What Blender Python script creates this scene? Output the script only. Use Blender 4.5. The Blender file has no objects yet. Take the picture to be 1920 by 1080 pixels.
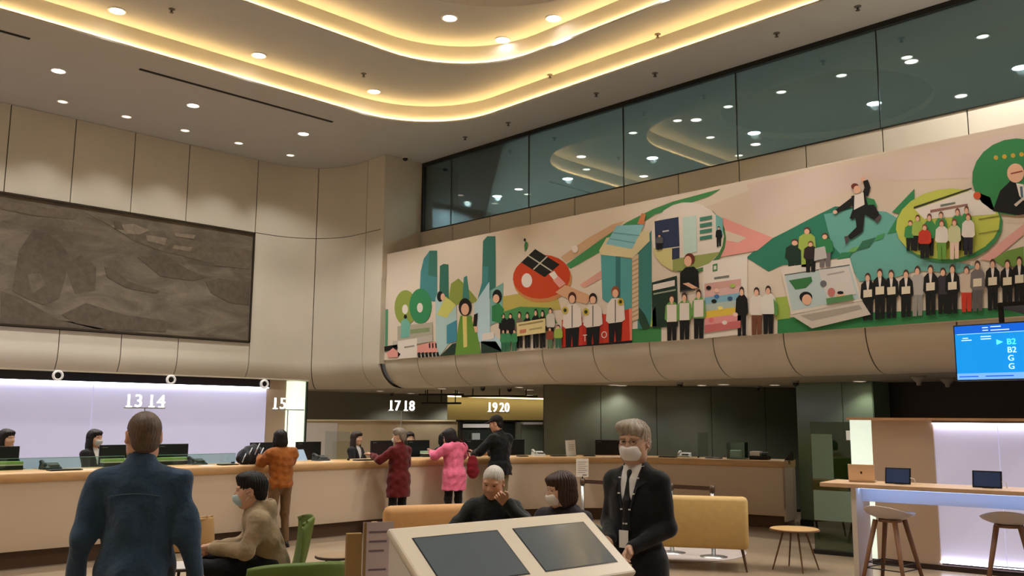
import bpy, bmesh, math, random
import numpy as np
from mathutils import Matrix, Vector
random.seed(7); np.random.seed(7)
SC = bpy.context.scene
COL = SC.collection
# ------------------------------------------------------------------ camera
EYE = 1.7
FOC, CX, CY = 1683.0, 960.0, 540.0
RIGHT = Vector((0.71273696, -0.70139667, 0.00698163))
UP = Vector((-0.10548039, -0.09733498, 0.9896463))
FWD = Vector((0.69345506, 0.70609391, 0.14335783))
cam = bpy.data.cameras.new('camera'); cam_o = bpy.data.objects.new('camera', cam); COL.objects.link(cam_o)
cam.sensor_fit = 'HORIZONTAL'; cam.sensor_width = 36.0; cam.lens = FOC / 1920.0 * 36.0
cam.clip_start = 0.05; cam.clip_end = 200
mw = Matrix.Identity(4)
for i in range(3):
    mw[i][0] = RIGHT[i]; mw[i][1] = UP[i]; mw[i][2] = -FWD[i]
mw[2][3] = EYE
cam_o.matrix_world = mw
SC.camera = cam_o
# ------------------------------------------------------------------ world, exposure
SC.view_settings.view_transform = 'Standard'; SC.view_settings.look = 'None'
SC.view_settings.gamma = 1.0; SC.view_settings.use_curve_mapping = False
SC.view_settings.exposure = 0.34
wd = bpy.data.worlds.new('world'); SC.world = wd; wd.use_nodes = True
wd.node_tree.nodes['Background'].inputs[0].default_value = (0.05, 0.045, 0.04, 1)
wd.node_tree.nodes['Background'].inputs[1].default_value = 1.0
# lamp strengths (the room's own downlights, coves and lit panels, and the added lamps)
SPOT_W = 275.0; SPOT_SMALL_W = 125.0; COVE = 46.0

# ------------------------------------------------------------------ helpers
def lin(c):
    c = c / 255.0
    return c / 12.92 if c <= 0.04045 else ((c + 0.055) / 1.055) ** 2.4
def rgb(r, g, b): return (lin(r), lin(g), lin(b), 1.0)
MATS = {}
def mat(name, col, rough=0.6, metal=0.0, var=0.0, vscale=6.0, bump=0.0, bscale=60.0, emit=0.0, ecol=None, spec=0.4,
        alpha=1.0, stretch=None, sheen=0.0, coat=0.0):
    if name in MATS: return MATS[name]
    m = bpy.data.materials.new(name); m.use_nodes = True; nt = m.node_tree; b = nt.nodes['Principled BSDF']
    c = rgb(*col); b.inputs['Base Color'].default_value = c
    b.inputs['Roughness'].default_value = rough; b.inputs['Metallic'].default_value = metal
    b.inputs['Specular IOR Level'].default_value = spec
    if coat: b.inputs['Coat Weight'].default_value = coat
    if sheen: b.inputs['Sheen Weight'].default_value = sheen
    tc = None
    if var or bump:
        tc = nt.nodes.new('ShaderNodeTexCoord'); mp = nt.nodes.new('ShaderNodeMapping')
        nt.links.new(tc.outputs['Object'], mp.inputs['Vector'])
        if stretch: mp.inputs['Scale'].default_value = stretch
    if var:
        n = nt.nodes.new('ShaderNodeTexNoise'); n.inputs['Scale'].default_value = vscale; n.inputs['Detail'].default_value = 5
        nt.links.new(mp.outputs[0], n.inputs['Vector'])
        r = nt.nodes.new('ShaderNodeValToRGB')
        r.color_ramp.elements[0].position = 0.3; r.color_ramp.elements[1].position = 0.7
        r.color_ramp.elements[0].color = tuple(x * (1 - var) for x in c[:3]) + (1,)
        r.color_ramp.elements[1].color = tuple(min(1, x * (1 + var)) for x in c[:3]) + (1,)
        nt.links.new(n.outputs['Fac'], r.inputs['Fac']); nt.links.new(r.outputs[0], b.inputs['Base Color'])
    if bump:
        n2 = nt.nodes.new('ShaderNodeTexNoise'); n2.inputs['Scale'].default_value = bscale; n2.inputs['Detail'].default_value = 4
        nt.links.new(mp.outputs[0], n2.inputs['Vector'])
        bp = nt.nodes.new('ShaderNodeBump'); bp.inputs['Strength'].default_value = bump; bp.inputs['Distance'].default_value = 0.02
        nt.links.new(n2.outputs['Fac'], bp.inputs['Height']); nt.links.new(bp.outputs[0], b.inputs['Normal'])
    if emit:
        b.inputs['Emission Color'].default_value = rgb(*(ecol or col)); b.inputs['Emission Strength'].default_value = emit
    MATS[name] = m; return m
def glass(name, tint, refl=0.12, gloss=0.02, fres=True):
    """a see-through tinted pane: transparent tint plus a mirror layer"""
    if name in MATS: return MATS[name]
    m = bpy.data.materials.new(name); m.use_nodes = True; nt = m.node_tree; nt.nodes.clear()
    o = nt.nodes.new('ShaderNodeOutputMaterial'); mx = nt.nodes.new('ShaderNodeMixShader')
    t = nt.nodes.new('ShaderNodeBsdfTransparent'); g = nt.nodes.new('ShaderNodeBsdfGlossy')
    t.inputs['Color'].default_value = rgb(*tint); g.inputs['Roughness'].default_value = gloss
    lw = nt.nodes.new('ShaderNodeLayerWeight'); lw.inputs['Blend'].default_value = 0.25
    ma = nt.nodes.new('ShaderNodeMath'); ma.operation = 'MULTIPLY_ADD'; ma.inputs[1].default_value = 0.8 if fres else 0.0
    ma.inputs[2].default_value = refl; ma.use_clamp = True
    nt.links.new(lw.outputs['Fresnel'], ma.inputs[0]); nt.links.new(ma.outputs[0], mx.inputs[0])
    nt.links.new(t.outputs[0], mx.inputs[1]); nt.links.new(g.outputs[0], mx.inputs[2]); nt.links.new(mx.outputs[0], o.inputs[0])
    MATS[name] = m; return m
def tag(o, label=None, cat=None, group=None, kind=None):
    if label: o['label'] = label
    if cat: o['category'] = cat
    if group: o['group'] = group
    if kind: o['kind'] = kind
    return o
def empty(name, loc=(0, 0, 0), rz=0.0, parent=None):
    o = bpy.data.objects.new(name, None); COL.objects.link(o); o.location = loc; o.rotation_euler = (0, 0, rz)
    o.empty_display_size = 0.1
    if parent: o.parent = parent
    return o
def thing(name, label, cat, loc=(0, 0, 0), rz=0.0, group=None):
    return tag(empty(name, loc, rz), label, cat, group)
def link(name, me, m, parent=None, loc=(0, 0, 0), rot=(0, 0, 0), smooth=False):
    o = bpy.data.objects.new(name, me); COL.objects.link(o)
    if m is not None and not me.materials: me.materials.append(m)
    if smooth: me.polygons.foreach_set('use_smooth', [True] * len(me.polygons))
    o.location = loc; o.rotation_euler = rot
    if parent: o.parent = parent
    return o
def pyd(name, v, f, m, parent=None, smooth=False, **k):
    me = bpy.data.meshes.new(name); me.from_pydata([tuple(map(float, p)) for p in v], [], f); me.update()
    return link(name, me, m, parent, smooth=smooth, **k)
class MB:
    """collects shapes, then builds ONE mesh object"""
    def __init__(s): s.v = []; s.f = []
    def add(s, v, f):
        n = len(s.v); s.v += [tuple(p) for p in v]; s.f += [tuple(i + n for i in q) for q in f]; return s
    def box(s, x0, x1, y0, y1, z0, z1, bev=0.0):
        if bev <= 0:
            v = [(x, y, z) for z in (z0, z1) for y in (y0, y1) for x in (x0, x1)]
            return s.add(v, [(0, 2, 3, 1), (4, 5, 7, 6), (0, 1, 5, 4), (2, 6, 7, 3), (0, 4, 6, 2), (1, 3, 7, 5)])
        bm = bmesh.new(); bmesh.ops.create_cube(bm, size=1.0)
        for p in bm.verts:
            p.co = Vector(((x0 + x1) / 2 + p.co.x * (x1 - x0), (y0 + y1) / 2 + p.co.y * (y1 - y0), (z0 + z1) / 2 + p.co.z * (z1 - z0)))
        bmesh.ops.bevel(bm, geom=bm.edges[:], offset=bev, segments=2, affect='EDGES', profile=0.5)
        bm.verts.index_update(); s.add([p.co[:] for p in bm.verts], [[q.index for q in f.verts] for f in bm.faces]); bm.free(); return s
    def tube(s, pts, r, n=8, cap=True):
        pts = [Vector(p) for p in pts]; rs = r if isinstance(r, (list, tuple)) else [r] * len(pts)
        rings = []; up = Vector((0, 0, 1))
        for i, p in enumerate(pts):
            d = (pts[min(i + 1, len(pts) - 1)] - pts[max(i - 1, 0)]).normalized()
            u = d.cross(up) if abs(d.dot(up)) < 0.95 else d.cross(Vector((1, 0, 0)))
            u.normalize(); w = d.cross(u)
            rings.append([p + (u * math.cos(2 * math.pi * k / n) + w * math.sin(2 * math.pi * k / n)) * rs[i] for k in range(n)])
        v = [q for rg in rings for q in rg]; f = []
        for i in range(len(pts) - 1):
            for k in range(n):
                a, b = i * n + k, i * n + (k + 1) % n; f.append((a, b, b + n, a + n))
        if cap: f.append(tuple(range(n - 1, -1, -1))); f.append(tuple(range((len(pts) - 1) * n, len(pts) * n)))
        return s.add(v, f)
    def lathe(s, prof, c=(0, 0, 0), n=24):
        v = []; f = []
        for r, z in prof:
            for k in range(n):
                a = 2 * math.pi * k / n; v.append((c[0] + r * math.cos(a), c[1] + r * math.sin(a), c[2] + z))
        for i in range(len(prof) - 1):
            for k in range(n):
                a, b = i * n + k, i * n + (k + 1) % n; f.append((a, b, b + n, a + n))
        f.append(tuple(range(n - 1, -1, -1))); f.append(tuple(range((len(prof) - 1) * n, len(prof) * n)))
        return s.add(v, f)
    def prism(s, poly, z0, z1):
        n = len(poly); v = [(x, y, z0) for x, y in poly] + [(x, y, z1) for x, y in poly]
        f = [tuple(range(n - 1, -1, -1)), tuple(range(n, 2 * n))] + [(i, (i + 1) % n, n + (i + 1) % n, n + i) for i in range(n)]
        return s.add(v, f)
    def build(s, name, m, parent=None, smooth=False, **k): return pyd(name, s.v, s.f, m, parent, smooth, **k)
def struct(o): o['kind'] = 'structure'; return o
# pixel of the photograph -> point of the place on a known plane
def ray(px, py): return RIGHT * (px - CX) + UP * (CY - py) + FWD * FOC
def at_x(px, py, x): r = ray(px, py); t = x / r.x; return Vector((x, r.y * t, EYE + r.z * t))
def at_y(px, py, y): r = ray(px, py); t = y / r.y; return Vector((r.x * t, y, EYE + r.z * t))
def at_z(px, py, z): r = ray(px, py); t = (z - EYE) / r.z; return Vector((r.x * t, r.y * t, z))
def at_d(px, py, d): r = ray(px, py) * (d / FOC); return Vector((r.x, r.y, EYE + r.z))
def pix(p):
    q = Vector(p) - Vector((0, 0, EYE)); d = q.dot(FWD); return CX + FOC * q.dot(RIGHT) / d, CY - FOC * q.dot(UP) / d
# ------------------------------------------------------------------ materials of the shell
m_panel = mat('wall_panel_cream', (204, 196, 180), 0.36, var=0.03, vscale=1.5)
m_seam = mat('seam_dark', (70, 60, 46), 0.8)
m_ceil = mat('ceiling_paint', (182, 180, 178), 0.85, var=0.02, vscale=2)
m_dome = mat('ceiling_disc_grey', (168, 160, 150), 0.8)
m_floorm = mat('floor_beige_stone', (152, 134, 112), 0.28, var=0.05, vscale=0.8, spec=0.35)
m_dark = mat('dark_metal_frame', (38, 38, 34), 0.4, metal=0.3)
m_black = mat('black_plastic', (18, 18, 20), 0.35)
m_white = mat('white_paint', (232, 230, 226), 0.5)
m_wood = mat('counter_oak', (198, 160, 112), 0.4, var=0.10, vscale=3, stretch=(1, 1, 6))
m_counter = mat('counter_cream', (202, 184, 162), 0.45, var=0.02, vscale=1)
m_plinth = mat('plinth_brown', (92, 68, 50), 0.5)
m_lamp = mat('lamp_white', (255, 250, 240), 0.5, emit=14.0, ecol=(255, 246, 232))
m_lamp_s = mat('lamp_dim', (255, 240, 220), 0.5, emit=1.6, ecol=(255, 236, 214))
m_lamp_b = mat('lamp_cool', (235, 244, 255), 0.5, emit=90.0, ecol=(205, 228, 255))
m_led = mat('led_warm', (255, 226, 170), 0.5, emit=COVE, ecol=(255, 212, 138))
m_chrome = mat('brushed_steel', (190, 190, 188), 0.3, metal=0.9)
# ================================================================== FLOOR
pyd('floor', [(-7, -6, 0), (24, -6, 0), (24, 24, 0), (-7, 24, 0)], [(0, 1, 2, 3)], m_floorm); struct(bpy.data.objects['floor'])
ZC, Z2, Z3 = 7.3, 7.65, 8.0
GX = 12.17            # plane of the upper glazing
MX = 11.3             # plane of the mural
YL = 17.65            # plane of the left wall
SOF = 2.31            # underside over the counter zone
# ================================================================== WALL PATHS  (x, y, outward nx, ny, s)
def build_path(pts):
    out = []; s = 0; last = None
    for x, y, nx, ny in pts:
        if last is not None: s += math.hypot(x - last[0], y - last[1])
        out.append((x, y, nx, ny, s)); last = (x, y)
    return out
ACX, ACY, AR = 9.8, 16.3, 1.35
pl = [(-6.9, YL, 0, 1)] + [(9.8 - 0.0001, YL, 0, 1)]
for k in range(1, 17):
    a = math.pi / 2 * (1 - k / 16); pl.append((ACX + AR * math.cos(a), ACY + AR * math.sin(a), math.cos(a), math.sin(a)))
pl.append((11.15, 15.3, 1, 0))
PATH_L = build_path(pl)
PATH_R = build_path([(MX, 15.3, 1, 0), (MX, -5.9, 1, 0)])
def path_at(P, s):
    for a, b in zip(P, P[1:]):
        if s <= b[4] + 1e-9:
            t = max(0, (s - a[4]) / (b[4] - a[4])); n = [a[2] + (b[2] - a[2]) * t, a[3] + (b[3] - a[3]) * t]; l = math.hypot(*n)
            return a[0] + (b[0] - a[0]) * t, a[1] + (b[1] - a[1]) * t, n[0] / l, n[1] / l
    b = P[-1]; return b[0], b[1], b[2], b[3]
def sheet(name, P, s0, s1, prof, m, parent, thick=0.03, step=0.12, off=0.0, smooth=False):
    """a panel that follows a wall path; prof = [(outward, z)] from top to bottom"""
    ss = [s0] + [p[4] for p in P if s0 + 1e-6 < p[4] < s1 - 1e-6] + [s1]
    cols = [path_at(P, s) for s in ss]; v = []; f = []; R = len(prof)
    for lay in (0, 1):
        for x, y, nx, ny in cols:
            for j, (o, z) in enumerate(prof):
                if lay == 0: v.append((x + nx * (o + off), y + ny * (o + off), z))
                else:
                    a = prof[max(j - 1, 0)]; b = prof[min(j + 1, R - 1)]; dx, dz = b[0] - a[0], b[1] - a[1]; l = math.hypot(dx, dz) or 1
                    no, nz = -dz / l, dx / l
                    v.append((x + nx * (o + off + no * thick), y + ny * (o + off + no * thick), z + nz * thick))
    n = len(cols); B = n * R
    for i in range(n - 1):
        for j in range(R - 1):
            a = i * R + j; f.append((a, a + R, a + R + 1, a + 1)); f.append((B + a, B + a + 1, B + a + R + 1, B + a + R))
    for j in range(R - 1):
        f.append((j, j + 1, B + j + 1, B + j)); a = (n - 1) * R + j; f.append((a, B + a, B + a + 1, a + 1))
    for i in range(n - 1):
        a = i * R; f.append((a, B + a, B + a + R, a + R)); a = i * R + R - 1; f.append((a, a + R, B + a + R, B + a))
    o = pyd(name, v, f, m, parent)
    if smooth:
        o.data.polygons.foreach_set('use_smooth', [True] * len(o.data.polygons))
        o.data.set_sharp_from_angle(angle=math.radians(35))
    return o
RB = 0.57
NOSE = [(RB * (1 - math.cos(t)), 2.88 - RB * math.sin(t)) for t in [math.pi / 2 * k / 10 for k in range(11)]]
G = 0.009
# ---- left wall
wl = struct(empty('wall_left', (0, YL, 0)))
def kid(o, par): # keep world place
    o.parent = par; o.matrix_parent_inverse = par.matrix_world.inverted() if False else Matrix.Translation(par.location).inverted(); return o
kid(sheet('backing', PATH_L, 0, PATH_L[-1][4], [(0.03, 7.3), (0.03, 2.88)] + [(a + .03 , b) for a, b in NOSE[1:]], m_seam, None, thick=0.05), wl)
def sx(x): return x + 6.9                    # path length on the straight part
S_END = PATH_L[-1][4]; S_ARC0 = sx(9.8); S_ARC = S_ARC0 + AR * math.pi / 4; S_B = S_ARC0 + AR * math.pi / 2 + 0.4
seams = [sx(x) for x in (-6.9, -5.67, -4.54, -3.41, -2.28, -1.15, -0.02, 1.11, 2.24, 3.37, 4.5, 5.63, 6.76, 7.89, 9.463)]
for a, b in zip(seams, seams[1:]):
    kid(sheet('panel', PATH_L, a + G, b - G, [(0, 7.295), (0, 5.67)], m_panel, None), wl)
    kid(sheet('panel', PATH_L, a + G, b - G, [(0, 3.25)] + NOSE, m_panel, None, smooth=True), wl)
for a, b in ((sx(9.463), S_ARC), (S_ARC, S_B), (S_B, S_END)):
    kid(sheet('panel', PATH_L, a + G, b - (G if b < S_END else 0), [(0, 7.295), (0, 5.675)], m_panel, None, smooth=True), wl)
    kid(sheet('panel', PATH_L, a + G, b - (G if b < S_END else 0), [(0, 5.66), (0, 4.2)] + NOSE, m_panel, None, smooth=True), wl)
# return of the pier to the glazing
MB().box(11.152, GX + .3, 15.27, 15.36, 4.6, 7.295).box(11.152, 11.34, 15.285, 15.36, 2.80, 4.62).build('trim_1', m_panel); struct(bpy.data.objects['trim_1'])
# ---- right wall: parapet band under the glazing, parapet with rounded underside
wr = struct(empty('wall_right', (MX, 5, 0)))
kid(MB().box(MX + .05, MX + .12, -5.9, 15.3, 2.88, 5.0).build('parapet_core', m_seam), wr)
kid(sheet('backing', PATH_R, 0, 21.2, [(a + .03, b) for a, b in NOSE], m_seam, None, thick=0.05), wr)
kid(MB().box(GX + .04, GX + .10, -5.9, 15.3, 4.6, 5.745).build('band_core', m_seam), wr)
bs = [15.3, 14.2, 13.05, 11.9, 10.75, 9.6, 8.45, 7.3, 6.17, 5.02, 3.9, 2.75, 1.6, 0.45, -0.7, -1.85, -3.0, -4.15, -5.9]
for a, b in zip(bs, bs[1:]):
    kid(sheet('panel', PATH_R, 15.3 - a + G, 15.3 - b - G, [(0, 2.93)] + NOSE, m_panel, None, smooth=True), wr)
    kid(MB().box(GX, GX + .04, b + G, a - G, 4.7, 5.74).build('panel', m_panel), wr)
kid(MB().box(MX, GX + .04, -5.9, 15.3, 4.62, 4.7).build('ledge', m_panel), wr)
# ---- glazing above the mural
win = struct(empty('window_1', (GX, 5, 5.75)))
m_glz = glass('glazing_smoke', (178, 188, 184), refl=0.13, gloss=0.015)
mu = [15.26, 14.3, 11.97, 9.62, 7.33, 5.05, 2.75, 0.45, -1.85, -4.15, -5.9]
for a, b in zip(mu, mu[1:]):
    kid(MB().box(GX + .02, GX + .035, b + .006, a - .006, 5.76, 7.22).build('pane', m_glz), win)
    if b > -5.9: kid(MB().box(GX + .016, GX + .045, b - .006, b + .006, 5.76, 7.22).build('joint', m_dark), win)
kid(MB().box(GX - .01, GX + .08, -5.9, 15.3, 7.22, 7.3).build('head_frame', m_dark), win)
kid(MB().box(GX - .01, GX + .08, -5.9, 15.3, 5.74, 5.76).build('sill_frame', m_dark), win)
kid(MB().box(GX - .01, GX + .08, 15.2, 15.3, 5.76, 7.22).build('jamb_frame', m_dark), win)
# ---- mezzanine behind the glazing
m_mez = mat('mezzanine_wall', (130, 138, 134), 0.8); m_mez2 = mat('mezzanine_wall_pale', (140, 152, 158), 0.7)
struct(MB().box(17.4, 17.5, -5.9, 20, 4.6, 7.3).build('wall_mezzanine', m_mez))
struct(MB().box(GX + .3, 17.4, 17.9, 18.0, 4.6, 7.3).build('wall_mezzanine_end', m_mez2))
struct(MB().box(GX + .1, 17.5, -5.9, 20, 4.5, 4.6).build('floor_mezzanine', mat('mezzanine_carpet', (176, 180, 176), 0.9)))
struct(MB().box(GX + .08, 17.5, -5.9, 20, 7.3, 7.36).build('ceiling_mezzanine', mat('mezzanine_ceiling', (170, 174, 168), 0.8)))
# ---- rest of the hall shell, behind the camera
struct(MB().box(-7.1, -7, -6, YL, 0, 8.3).build('wall_back', m_panel))
struct(MB().box(-7, 24, -6.1, -6, 0, 8.3).build('wall_near', m_panel))
# ================================================================== CEILING in three tiers
def rrect(x0, x1, y0, y1, r, n=12):
    p = []
    for cx, cy, a0 in ((x1 - r, y1 - r, 0), (x0 + r, y1 - r, 90), (x0 + r, y0 + r, 180), (x1 - r, y0 + r, 270)):
        for k in range(n + 1):
            a = math.radians(a0 + 90 * k / n); p.append((cx + r * math.cos(a), cy + r * math.sin(a)))
    out = []                                  # resample the long sides
    for i, a in enumerate(p):
        b = p[(i + 1) % len(p)]; d = math.hypot(b[0] - a[0], b[1] - a[1]); k = max(1, int(d / 1.2))
        for j in range(k): out.append((a[0] + (b[0] - a[0]) * j / k, a[1] + (b[1] - a[1]) * j / k))
    return out
def inset(loop, d):
    out = []; n = len(loop)
    for i in range(n):
        a = Vector(loop[i - 1]); b = Vector(loop[(i + 1) % n]); t = (b - a).normalized(); out.append((loop[i][0] - t.y * d, loop[i][1] + t.x * d))
    return out
def ring(name, outer, inner, z, m, parent):
    n = len(inner); v = [(x, y, z) for x, y in outer] + [(x, y, z) for x, y in inner]
    return pyd(name, v, [(i, n + i, n + (i + 1) % n, (i + 1) % n) for i in range(n)], m, parent)
def box_project(loop, x0, x1, y0, y1):
    cx, cy = (x0 + x1) / 2, (y0 + y1) / 2; out = []
    for x, y in loop:
        dx, dy = x - cx, y - cy; t = min(((x1 if dx > 0 else x0) - cx) / dx if abs(dx) > 1e-6 else 1e9, ((y1 if dy > 0 else y0) - cy) / dy if abs(dy) > 1e-6 else 1e9)
        out.append((cx + dx * t, cy + dy * t))
    return out
ceil = struct(empty('ceiling', (3, 6, ZC)))
C1 = rrect(-5.6, 11.03, -2.0, 13.55, 1.75); C2 = rrect(-4.7, 10.16, 0.0, 11.57, 1.75)
outer = box_project(C1, -7, GX + .1, -6, YL + .1)
# keep true corners of the rectangle in the outline
for cx, cy in ((GX + .1, YL + .1), (-7, YL + .1), (-7, -6), (GX + .1, -6)):
    i = min(range(len(outer)), key=lambda k: math.hypot(outer[k][0] - cx, outer[k][1] - cy)); outer[i] = (cx, cy)
kid(ring('lower_tier', outer, C1, ZC, m_ceil, None), ceil)
def riser(name, loop, z0, z1, m):
    n = len(loop); v = [(x, y, z0) for x, y in loop] + [(x, y, z1) for x, y in loop]
    return kid(pyd(name, v, [(i, (i + 1) % n, n + (i + 1) % n, n + i) for i in range(n)], m, smooth=True), ceil)
def cove(loop, z0, z1):
    inn = inset(loop, 0.05); n = len(loop)
    riser('cove_face', loop, z0, z1, m_ceil)
    a = [(x, y, z0) for x, y in loop] + [(x, y, z0) for x, y in inn] + [(x, y, z0 + .03) for x, y in inn] + [(x, y, z0 + .03) for x, y in inset(loop, .042)] + [(x, y, z0 + .012) for x, y in inset(loop, .042)] + [(x, y, z0 + .012) for x, y in loop]
    f = []
    for r in range(5):
        for i in range(n): j = (i + 1) % n; f.append((r * n + i, r * n + n + i, r * n + n + j, r * n + j))
    kid(pyd('cove_lip', a, f, m_ceil), ceil)
    p0 = inset(loop, 0.012); p1 = inset(loop, 0.036)
    v = [(x, y, z0 + .034) for x, y in p0] + [(x, y, z0 + .034) for x, y in p1]
    kid(pyd('led_strip', v, [(i, n + i, n + (i + 1) % n, (i + 1) % n)[::-1] for i in range(n)], m_led), ceil)
cove(C1, ZC, Z2); cove(C2, Z2, Z3)
outer2 = box_project(C2, -5.6, 11.03, -2.0, 13.55)
for cx, cy in ((11.03, 13.55), (-5.6, 13.55), (-5.6, -2.0), (11.03, -2.0)):
    i = min(range(len(outer2)), key=lambda k: math.hypot(outer2[k][0] - cx, outer2[k][1] - cy)); outer2[i] = (cx, cy)
kid(ring('middle_tier', outer2, C2, Z2, m_ceil, None), ceil)
# the upper tier with two round recesses
def disc_panel(cx, cy, x0, x1, y0, y1, R=2.05, n=64):
    lp = [(cx + R * math.cos(2 * math.pi * k / n), cy + R * math.sin(2 * math.pi * k / n)) for k in range(n)]
    ob = box_project([(x - cx + (x0 + x1) / 2, y - cy + (y0 + y1) / 2) for x, y in lp], x0, x1, y0, y1)
    for qx, qy in ((x1, y1), (x0, y1), (x0, y0), (x1, y0)):
        i = min(range(n), key=lambda k: math.hypot(ob[k][0] - qx, ob[k][1] - qy)); ob[i] = (qx, qy)
    kid(ring('upper_tier', ob, lp, Z3, m_ceil, None), ceil)
    v = [(x, y, Z3) for x, y in lp] + [(x, y, Z3 + .14) for x, y in lp]
    kid(pyd('disc_edge', v, [(i, (i + 1) % n, n + (i + 1) % n, n + i) for i in range(n)], m_white, smooth=True), ceil)
    kid(pyd('disc', [(x, y, Z3 + .14) for x, y in lp], [tuple(range(n))], m_dome), ceil)
disc_panel(7.55, 8.12, 2.6, 10.16, 0.0, 11.57); disc_panel(-1.2, 8.12, -4.7, 2.6, 0.0, 11.57)
# slot diffusers
m_slot = mat('slot_black', (30, 26, 22), 0.7)
for x0, x1 in ((-1.6, 3.8), (5.45, 9.15)):
    o = MB().box(x0, x1, 14.235, 14.295, ZC - .012, ZC + .01).build('air_slot', m_slot)
    tag(o, 'dark linear air slot in the ceiling ' + ('ending over the framed relief' if x0 > 0 else 'at the upper left corner'), 'air vent', 'air slots')
# ================================================================== SOFFIT over the counter zone and what stands under it
m_soff = mat('soffit_paint', (168, 160, 142), 0.7)
R2 = AR + RB; arc = [(ACX + R2 * math.cos(math.pi / 2 * k / 12), ACY + R2 * math.sin(math.pi / 2 * k / 12)) for k in range(13)]
sv = []; sf = []
def quad(*p): n = len(sv); sv.extend([(x, y, SOF) for x, y in p]); sf.append(tuple(range(n, n + len(p))))
XE = MX + RB
quad((XE, -5.9), (24, -5.9), (24, 15.3), (XE, 15.3)); quad((ACX + R2, 15.3), (24, 15.3), (24, 16.3), (ACX + R2, 16.3))
quad((-7, ACY + R2), (ACX, ACY + R2), (ACX, 24), (-7, 24)); quad((ACX, ACY + R2), (24, ACY + R2), (24, 24), (ACX, 24))
for a, b in zip(arc, arc[1:]): quad(a, (24, a[1]), (24, b[1]), b)
struct(pyd('ceiling_soffit', sv, sf, m_soff))
m_grey = mat('grey_glass_back', (126, 126, 112), 0.25, spec=0.5); m_yel = mat('back_wall_yellow', (190, 176, 128), 0.7)
m_beige = mat('partition_beige', (186, 168, 138), 0.6)
struct(MB().box(8.7, 16.2, 19.0, 19.1, 0, SOF).build('wall_far', m_grey))
struct(MB().box(16.2, 23.9, 19.6, 19.7, 0, SOF).build('wall_far_yellow', m_yel))
struct(MB().box(-7, 8.7, 19.0, 19.1, 0, SOF).build('wall_far_left', m_beige))
struct(MB().box(23.8, 23.9, -5.9, 19.6, 0, SOF).build('wall_far_right', mat('recess_dark', (40, 36, 30), 0.7)))
# ================================================================== LIGHTS: ceiling downlights
def spot(p, w, ang=110, col=(1, 0.965, 0.91), blend=0.6, r=0.07):
    l = bpy.data.lights.new('downlight_beam', 'SPOT'); l.energy = w; l.color = col; l.spot_size = math.radians(ang); l.spot_blend = blend
    l.shadow_soft_size = r; o = bpy.data.objects.new('downlight_beam', l); COL.objects.link(o); o.location = p; return o
def lamp_mesh(r):
    t = MB().lathe([(r * .8, .02), (r * .8, .0), (r, -.006), (r * 1.12, -.012), (r * 1.12, .0)], n=20); return t
def downlight(x, y, z, r, label, group, w, mface, ang=110, blend=.6, col=(1, 0.965, 0.91)):
    t = thing('downlight', label, 'ceiling light', (x, y, z), 0, group)
    n = 20
    v = []; f = []
    for rr, zz in ((r * 1.18, 0.0), (r * 1.18, -.012), (r, -.014), (r * .92, -.004)):
        for k in range(n): a = 2 * math.pi * k / n; v.append((rr * math.cos(a), rr * math.sin(a), zz))
    for i in range(3):
        for k in range(n): f.append((i * n + k, i * n + (k + 1) % n, (i + 1) * n + (k + 1) % n, (i + 1) * n + k))
    pyd('trim_ring', v, f, m_white, t)
    pyd('lens', [(r * .93 * math.cos(2 * math.pi * k / n), r * .93 * math.sin(2 * math.pi * k / n), -.005) for k in range(n)], [tuple(range(n - 1, -1, -1))], mface, t)
    if w: s = spot((0, 0, -.05), w, ang, col, blend); s.parent = t
    return t
m_lamp_sof = mat('lamp_soffit', (255, 240, 220), .5, emit=5.0, ecol=(255, 238, 214))
# ================================================================== COUNTER (follows a curve)
def catmull(P, n=8):
    out = []
    for i in range(len(P) - 1):
        p0 = P[max(i - 1, 0)]; p1 = P[i]; p2 = P[i + 1]; p3 = P[min(i + 2, len(P) - 1)]
        for k in range(n):
            t = k / n
            out.append(tuple(0.5 * (2 * p1[j] + (p2[j] - p0[j]) * t + (2 * p0[j] - 5 * p1[j] + 4 * p2[j] - p3[j]) * t * t + (3 * p1[j] - p0[j] - 3 * p2[j] + p3[j]) * t ** 3) for j in range(len(p1))))
    out.append(tuple(P[-1])); return out
cp = catmull([(-4.0, 11.1), (0, 11.1), (3.05, 11.1), (6, 11.1), (8.5, 11.1), (9.6, 11.02), (10.6, 10.8), (11.5, 10.4), (12.2, 9.8), (12.65, 9.0), (12.95, 8.1), (13.15, 7.25)], 6)
cq = []
for i, p in enumerate(cp):
    a = cp[max(i - 1, 0)]; b = cp[min(i + 1, len(cp) - 1)]; d = Vector((b[0] - a[0], b[1] - a[1])).normalized()
    cq.append((p[0], p[1], -d.y, d.x))            # outward = staff side
PATH_C = build_path(cq); LC = PATH_C[-1][4]
def at_counter(px, off, z=1.06):
    """point `off` behind the counter's front edge that shows at column px; returns (x, y, heading of the staff side normal)"""
    lo, hi = 1.0, LC
    for _ in range(40):
        s = (lo + hi) / 2; x, y, nx, ny = path_at(PATH_C, s); q = pix((x + nx * off, y + ny * off, z))[0]
        if q < px: lo = s
        else: hi = s
    return x + nx * off, y + ny * off, math.atan2(ny, nx)
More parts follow.
